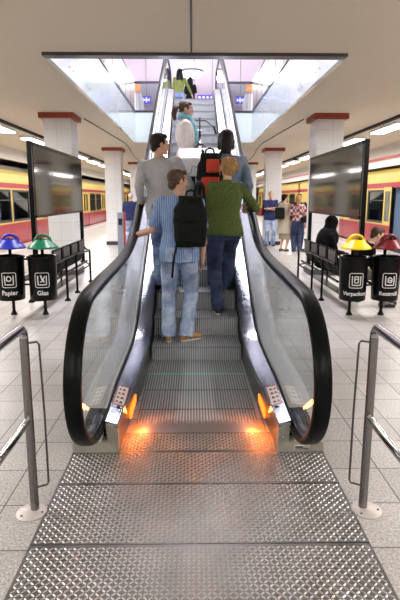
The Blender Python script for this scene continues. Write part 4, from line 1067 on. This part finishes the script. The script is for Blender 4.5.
# woman with the bicycle
p5, d5 = person('woman in white shirt and turquoise scarf with brown ponytail standing beside the bicycle', (-.105, 7.05, tread_z(6.9)), -PI / 2 + .1, 1.68, fem=True,
    feet=[(.05, .0, 0), (-.13, .0, 0)], lean=(0, -.03), hands=[(-.02, 7.42, 2.10), (.12, 7.06, 2.14)], hand_world=(True, True), poles=[(0, -1, -.6), (0, -1, -.6)], head=(-.05, 0),
    top=('shirt', 'white_cotton', 'long', -.10, .026), bottom=('trousers', 'black_cloth'), shoes=('shoe_dark',), hair=('ponytail', 'hair_brown'), skin='skin_light')
b = MB(); N_ = d5['N']; fr = []
for i in range(25):
    a = 2 * PI * i / 24; fr.append(N_ + Vector((.076 * math.cos(a), .012 + .076 * math.sin(a), .03 + .022 * math.cos(a) - .02 * math.sin(a))))
b.tube(fr, .026, 10)
b.limb([N_ + Vector((.06, .08, .0)), N_ + Vector((.07, .135, -.12)), N_ + Vector((.05, .15, -.27))], [.030, .032, .028], 10)
b.limb([N_ + Vector((-.06, .08, .0)), N_ + Vector((-.05, .14, -.12)), N_ + Vector((-.03, .15, -.22))], [.036, .036, .03], 10)
organic(d5['fin'](b), 'scarf', MATS['scarf_turquoise'], p5, .009, 2, .012, .03)
# at the top
person('woman in olive green top with long dark hair at the top of the escalator', (-.44, 16.8, 3.80), 0, 1.62, fem=True, vox=.014, lean=(.02, 0), hands=[None, (.42, .2, .95)],
       top=('shirt', 'olive_top', 'long', .02), bottom=('jeans', 'jeans_mid'), hair=('long', 'hair_black'))
person('person in black top with bare arm and dark hair at the top landing', (-.10, 17.6, 3.80), -.3, 1.56, fem=True, vox=.014, hands=[None, None],
       top=('shirt', 'black_cloth', 'short', -.1), bottom=('trousers', 'black_cloth'), hair=('long', 'hair_black'))
# background on the platform
person('man in dark blue t-shirt and light jeans with folded arms, leaning at the pillar', (2.50, 17.2, 0), PI, 1.80, vox=.012, hands=[(.10, .24, 1.20), (-.10, .27, 1.22)], poles=[(-1, -.2, -.6), (1, -.2, -.6)],
       feet=[(-.10, 0, 0), (.10, .02, 0)], toe=(.2, -.2), handdir=((-1, -.2, .1), (1, -.2, .1)), top=('shirt', 'navy', 'short', -.12), bottom=('jeans', 'jeans_light'), hair=('shaved', 'hair_brown'), shoes=('shoe_dark',))
person('woman in knee-length beige coat with a dark shoulder bag among the waiting people', (2.66, 15.5, 0), -.7, 1.70, fem=True, vox=.012, hands=[None, (.18, .28, 1.1)],
       head=(-.4, 0), top=('coat', 'beige_coat', 'long', -.12), bottom=('skirt', 'beige_coat'), hair=('short', 'hair_black'), shoes=('shoe_dark',))
person('woman in red checked shirt and dark jeans with a strap across her back', (3.03, 15.3, 0), .1, 1.68, fem=True, vox=.012, hands=[(-.22, .25, 1.05), (.2, .26, 1.1)],
       top=('shirt', 'plaid', 'short', .0), bottom=('jeans', 'jeans_dark'), hair=('smooth', 'hair_blond'), shoes=('shoe_dark',))
person('person in black behind the woman in the beige coat', (3.25, 16.3, 0), PI, 1.72, vox=.014, top=('shirt', 'black_cloth', 'long', -.1), bottom=('trousers', 'jeans_dark'), hair=('short', 'hair_dark'))
person('person in navy jacket and light jeans walking away, seen past the left handrail', (-1.97, 16.6, 0), .1, 1.74, vox=.014, lean=(0, .03), top=('jacket', 'navy', 'long', -.08, .035, 'jacket'), bottom=('jeans', 'jeans_light'), hair=('shaved', 'sole_white'))
# seated
person('person in black head scarf and black clothes sitting on the right bench', (2.22, 8.72, 0), -PI / 2, 1.70, fem=True, vox=.011, pel=(0, -.02, .53), lean=(0, .06), feet=[(-.1, .46, 0), (.1, .44, 0)],
       hands=[(-.12, .36, .66), (.12, .36, .66)], top=('jacket', 'black_cloth', 'long', -.1, .035, 'jacket'), bottom=('trousers', 'black_cloth'), hair=('hood', 'black_cloth'))
person('brown-haired person sitting bent forward on the right bench behind the yellow-lidded bin', (2.35, 7.58, 0), -PI / 2 - .1, 1.66, vox=.011, pel=(0, -.04, .53), lean=(0, .30), feet=[(-.1, .52, 0), (.12, .44, 0)],
       hands=[(-.1, .48, .62), (.1, .48, .62)], head=(.1, -.35), top=('jacket', 'black_cloth', 'long', -.1, .03, 'jacket'), bottom=('trousers', 'brown_skirt'), hair=('short', 'hair_brown'), skin='skin_light')
# passengers in the right train
person('passenger in a dark jacket standing inside the right train', (7.2, 17.4, -.02), 2.2, 1.72, vox=.016, top=('jacket', 'navy', 'long', -.1, .03, 'jacket'), bottom=('trousers', 'jeans_dark'), hair=('short', 'hair_dark'))
person('passenger in a grey top standing inside the right train', (7.0, 19.4, -.02), 1.9, 1.70, vox=.016, top=('shirt', 'grey_cotton', 'long', -.1), bottom=('trousers', 'jeans_dark'), hair=('short', 'hair_brown'))

# ------------------------------------------------------------------ bags
def backpack(label, P0, w_, h_, d_, body, accent, tilt=0, straps=True):
    t = thing('backpack', label, 'backpack', P0, tilt)
    b = MB(); n = 8
    b.loft([((0, -d_ * .10 * math.sin(PI * i / n), h_ * i / n), w_ / 2 * (.86 + .22 * math.sin(PI * min(1, (i + 1) / (n + 1)) * .9)) * (1 if i < n - 1 else .8), d_ / 2 * (.8 + .3 * math.sin(PI * i / n)) * (1 if i < n else .7), (1, 0, 0), (0, 1, 0)) for i in range(n + 1)], 20)
    organic(b, 'bag_body', MATS[body], t, .010, 4, .016, .06)
    b = MB(); b.box((0, -d_ * .58, h_ * .30), (w_ * .74, d_ * .30, h_ * .42), bev=.03); pk = organic(b, 'front_pocket', MATS[accent], t, .010, 4, .01, .05)
    b = MB(); b.tube([(-w_ * .3, -d_ * .74, h_ * .50), (0, -d_ * .76, h_ * .52), (w_ * .3, -d_ * .74, h_ * .50)], .005, 6); b.build('zip', 'hair_dark', pk, world=False)
    b = MB(); b.tube([(-.05, d_ * .3, h_ * .97), (-.04, d_ * .3, h_ * 1.08), (0, d_ * .3, h_ * 1.11), (.04, d_ * .3, h_ * 1.08), (.05, d_ * .3, h_ * .97)], .010, 8); b.build('grab_handle', MATS['bag_black'], t, smooth=True, world=False)
    return t
z1 = tread_z(4.9)
bp1 = backpack('black backpack slung over the right shoulder of the man in the striped shirt', (-.055, 4.90, z1 + .97), .30, .47, .15, 'bag_black', 'bag_black', -.12)
b = MB(); b.tube([(.03, .03, .44), (.045, .06, .54), (.055, .13, .585), (.07, .22, .60), (.09, .31, .55), (.10, .36, .42), (.11, .33, .25)], .017, 8, flat=1); b.build('shoulder_strap', 'bag_black', bp1, smooth=True, world=False)
b = MB(); b.tube([(-.11, .0, .16), (-.125, -.03, .02), (-.16, -.02, -.14), (-.18, .02, -.30)], .011, 8); b.tube([(-.10, -.02, .40), (-.14, -.03, .25), (-.13, -.03, .10)], .012, 8); b.build('loose_strap', 'bag_black', bp1, smooth=True, world=False)
z4 = tread_z(5.7)
bp4 = backpack('black and bright red backpack on the back of the person in the denim jacket', (.155, 5.775, z4 + 1.0), .27, .50, .14, 'bag_black', 'bag_red', .05)
b = MB(); b.box((.02, -.10, .36), (.14, .04, .14), bev=.015); b.build('top_flap', MATS['bag_red'], bp4, world=False)
b = MB(); b.ell((-.02, -.10, -.02), (.075, .05, .06), 14, 10); b.build('red_roll', MATS['bag_red'], bp4, smooth=True, world=False)
b = MB()
for q in (-1, 1): b.tube([(q * .09, .03, .44), (q * .10 + .03, .07, .52), (q * .12 + .05, .17, .54)], .016, 8)
b.build('shoulder_strap', 'bag_black', bp4, smooth=True, world=False)
# shoulder bag and straps in the background
t = thing('shoulder_bag', 'dark bag held by the woman in the beige coat', 'bag', (2.50, 15.32, .95))
b = MB(); b.box((0, 0, .18), (.28, .12, .34), bev=.04); b.build('bag_body', 'bag_black', t, world=False)
b = MB(); b.tube([(-.10, 0, .33), (-.02, .02, .46), (.06, .08, .52)], .012, 6); b.build('strap', 'bag_black', t, world=False)
t = thing('crossbody_bag', 'small dark bag on a strap across the back of the woman in the checked shirt', 'bag', (3.18, 15.1, .95))
b = MB(); b.box((0, 0, 0), (.2, .08, .16), bev=.02); b.build('bag_body', 'bag_black', t, world=False)
b = MB(); b.tube([(-.0, .0, .06), (-.12, -.0, .22), (-.22, .04, .40), (-.25, .12, .50)], .012, 6); b.build('strap', 'bag_black', t, world=False)
t = thing('backpack', 'dark rucksack worn by the man with folded arms', 'backpack', (2.42, 17.39, 1.0))
b = MB(); b.box((0, 0, .2), (.3, .16, .42), bev=.05); b.build('bag_body', 'bag_black', t, world=False)

# ------------------------------------------------------------------ bicycle
bk = thing('bicycle', 'city bicycle with a white covered basket on its rear rack, standing on the steps', 'bicycle', (.065, 7.15, SL * (7.15 - Y0L) + .02))
bk.rotation_euler = (math.atan(SL), 0, 0)
silver = mat('bike_silver', (.5, .5, .52), .3, .9); framem = mat('bike_frame', (.03, .03, .035), .3, coat=.5)
def ring(y, z, R_, r_, n=40, m=8):
    b = MB(); P = []; 
    for i in range(n):
        a = 2 * PI * i / n
        for j in range(m):
            c = 2 * PI * j / m; rr = R_ + r_ * math.cos(c); P.append((r_ * math.sin(c), y + rr * math.cos(a), z + rr * math.sin(a)))
    b.add(P, [(i * m + j, i * m + (j + 1) % m, ((i + 1) % n) * m + (j + 1) % m, ((i + 1) % n) * m + j) for i in range(n) for j in range(m)]); return b
for y in (0, 1.05):
    wh = ring(y, .345, .325, .018).build('tyre', rubber_m, bk, smooth=True, world=False)
    ring(y, .345, .305, .011).build('rim', silver, wh, smooth=True, world=False)
    b = MB()
    for i in range(18): a = 2 * PI * i / 18; b.tube([(.02 * (-1) ** i, y, .345), (0, y + .305 * math.cos(a), .345 + .305 * math.sin(a))], .0015, 4)
    b.tube([(-.05, y, .345), (.05, y, .345)], .022, 10); b.build('spokes', silver, wh, world=False)
    b = MB(); P = []
    n = 16
    path_ = [(y + .355 * math.cos(a), .345 + .355 * math.sin(a)) for a in [math.radians(10 + 175 * i / n) + (0 if y else 0) for i in range(n + 1)]]
    b.sweep(path_, [(-.028, -.003), (-.028, 0), (0, .006), (.028, 0), (.028, -.003)]); b.build('mudguard', framem, bk, smooth=True, world=False)
b = MB()
for q in (-1, 1): b.tube([(q * .055, 0, .345), (q * .03, .43, .29)], .010, 8); b.tube([(q * .055, 0, .345), (q * .02, .26, .80)], .009, 8); b.tube([(q * .055, 1.05, .345), (q * .045, .93, .66)], .012, 8)
b.tube([(0, .43, .29), (0, .245, .88)], .016, 10); b.tube([(0, .43, .29), (0, .88, .70)], .019, 10); b.tube([(0, .33, .62), (0, .86, .82)], .016, 10); b.tube([(0, .93, .66), (0, .84, .94)], .02, 10)
b.build('frame', framem, bk, smooth=True, world=False)
b = MB(); b.tube([(0, .85, .92), (0, .80, 1.06), (0, .86, 1.10)], .012, 8); b.tube([(-.21, .62, .98), (-.19, .74, 1.02), (-.08, .86, 1.06), (.08, .86, 1.06), (.19, .74, 1.02), (.21, .62, .98)], .009, 8); hb = b.build('handlebar', mat('dark_bar', (.05, .05, .055), .4, .6), bk, smooth=True, world=False)
for q in (-1, 1): b = MB(); b.tube([(q * .212, .61, .978), (q * .192, .73, 1.018)], .016, 8); b.build('grip', black_m, hb, smooth=True, world=False)
b = MB(); b.ell((0, .13, .96), (.085, .10, .035)); b.limb([(0, .17, .965), (0, .36, .965)], [.05, .022], 10); organic(b, 'saddle', black_m, bk, .008, 2)
b = MB(); b.tube([(-.08, .43, .29), (.08, .43, .29)], .02, 8); b.tube([(.08, .43, .29), (.08, .50, .13)], .01, 8); b.tube([(-.08, .43, .29), (-.08, .36, .45)], .01, 8); b.box((.12, .50, .13), (.09, .07, .02)); b.box((-.12, .36, .45), (.09, .07, .02)); b.build('crank', silver, bk, world=False)
b = MB()
for q in (-1, 1): b.tube([(q * .06, -.30, .73), (q * .06, .22, .74)], .006, 6); b.tube([(q * .06, -.02, .345), (q * .06, -.15, .73)], .006, 6); b.tube([(q * .06, .0, .345), (q * .06, .05, .73)], .006, 6)
b.tube([(-.06, -.30, .73), (.06, -.30, .73)], .006, 6); b.tube([(-.06, -.1, .73), (.06, -.1, .73)], .006, 6); b.tube([(-.06, .1, .73), (.06, .1, .73)], .006, 6); b.build('rack', silver, bk, world=False)
b = MB(); b.box((0, -.33, .66), (.10, .03, .045), bev=.01); b.build('rear_light', mat('rear_light_red', (.65, .01, .01), .2, coat=.5), bk, world=False)
b = MB(); b.loft([((0, -.08, z), a, c, (1, 0, 0), (0, 1, 0)) for z, a, c in ((.745, .24, .16), (.76, .255, .175), (.98, .275, .19), (1.0, .28, .195), (1.012, .265, .18))], 4)
b = MB(); P = []
for z, a, c in ((.745, .245, .15), (.985, .275, .17)):
    for k_ in range(24):
        t_ = 2 * PI * k_ / 24; ct, st_ = math.cos(t_), math.sin(t_); e_ = .25
        P.append((a * math.copysign(abs(ct) ** e_, ct), -.08 + c * math.copysign(abs(st_) ** e_, st_), z))
b.add(P, [tuple(range(23, -1, -1)), tuple(range(24, 48))] + [(i, (i + 1) % 24, (i + 1) % 24 + 24, i + 24) for i in range(24)])
bs = organic(b, 'basket_cover', mat('basket_white', (.88, .87, .86), .7, bump=.6, bscale=14, bdist=.02), bk, .010, 3, .012, .05)
b = MB()
for pts in ([(-.12, .80), (-.10, .90), (-.04, .88), (0, .80)], [(0, .80), (.05, .89), (.11, .91), (.14, .80)], [(-.17, .78), (-.12, .80)], [(.14, .80), (.19, .79)]):
    b.tube([(x, -.262 - (z - .745) * .085, z) for x, z in pts], .0045, 6)
b.build('cover_fold_lines', mat('fold_line_grey', (.25, .25, .26), .6), bs, world=False)  # fold lines of the cover, drawn on as thin grey tubes
b = MB(); b.tube([(-.21, -.20, .735), (.21, -.20, .735), (.21, .04, .735), (-.21, .04, .735), (-.21, -.20, .735)], .008, 6); b.build('basket_rim', silver, bs, world=False)
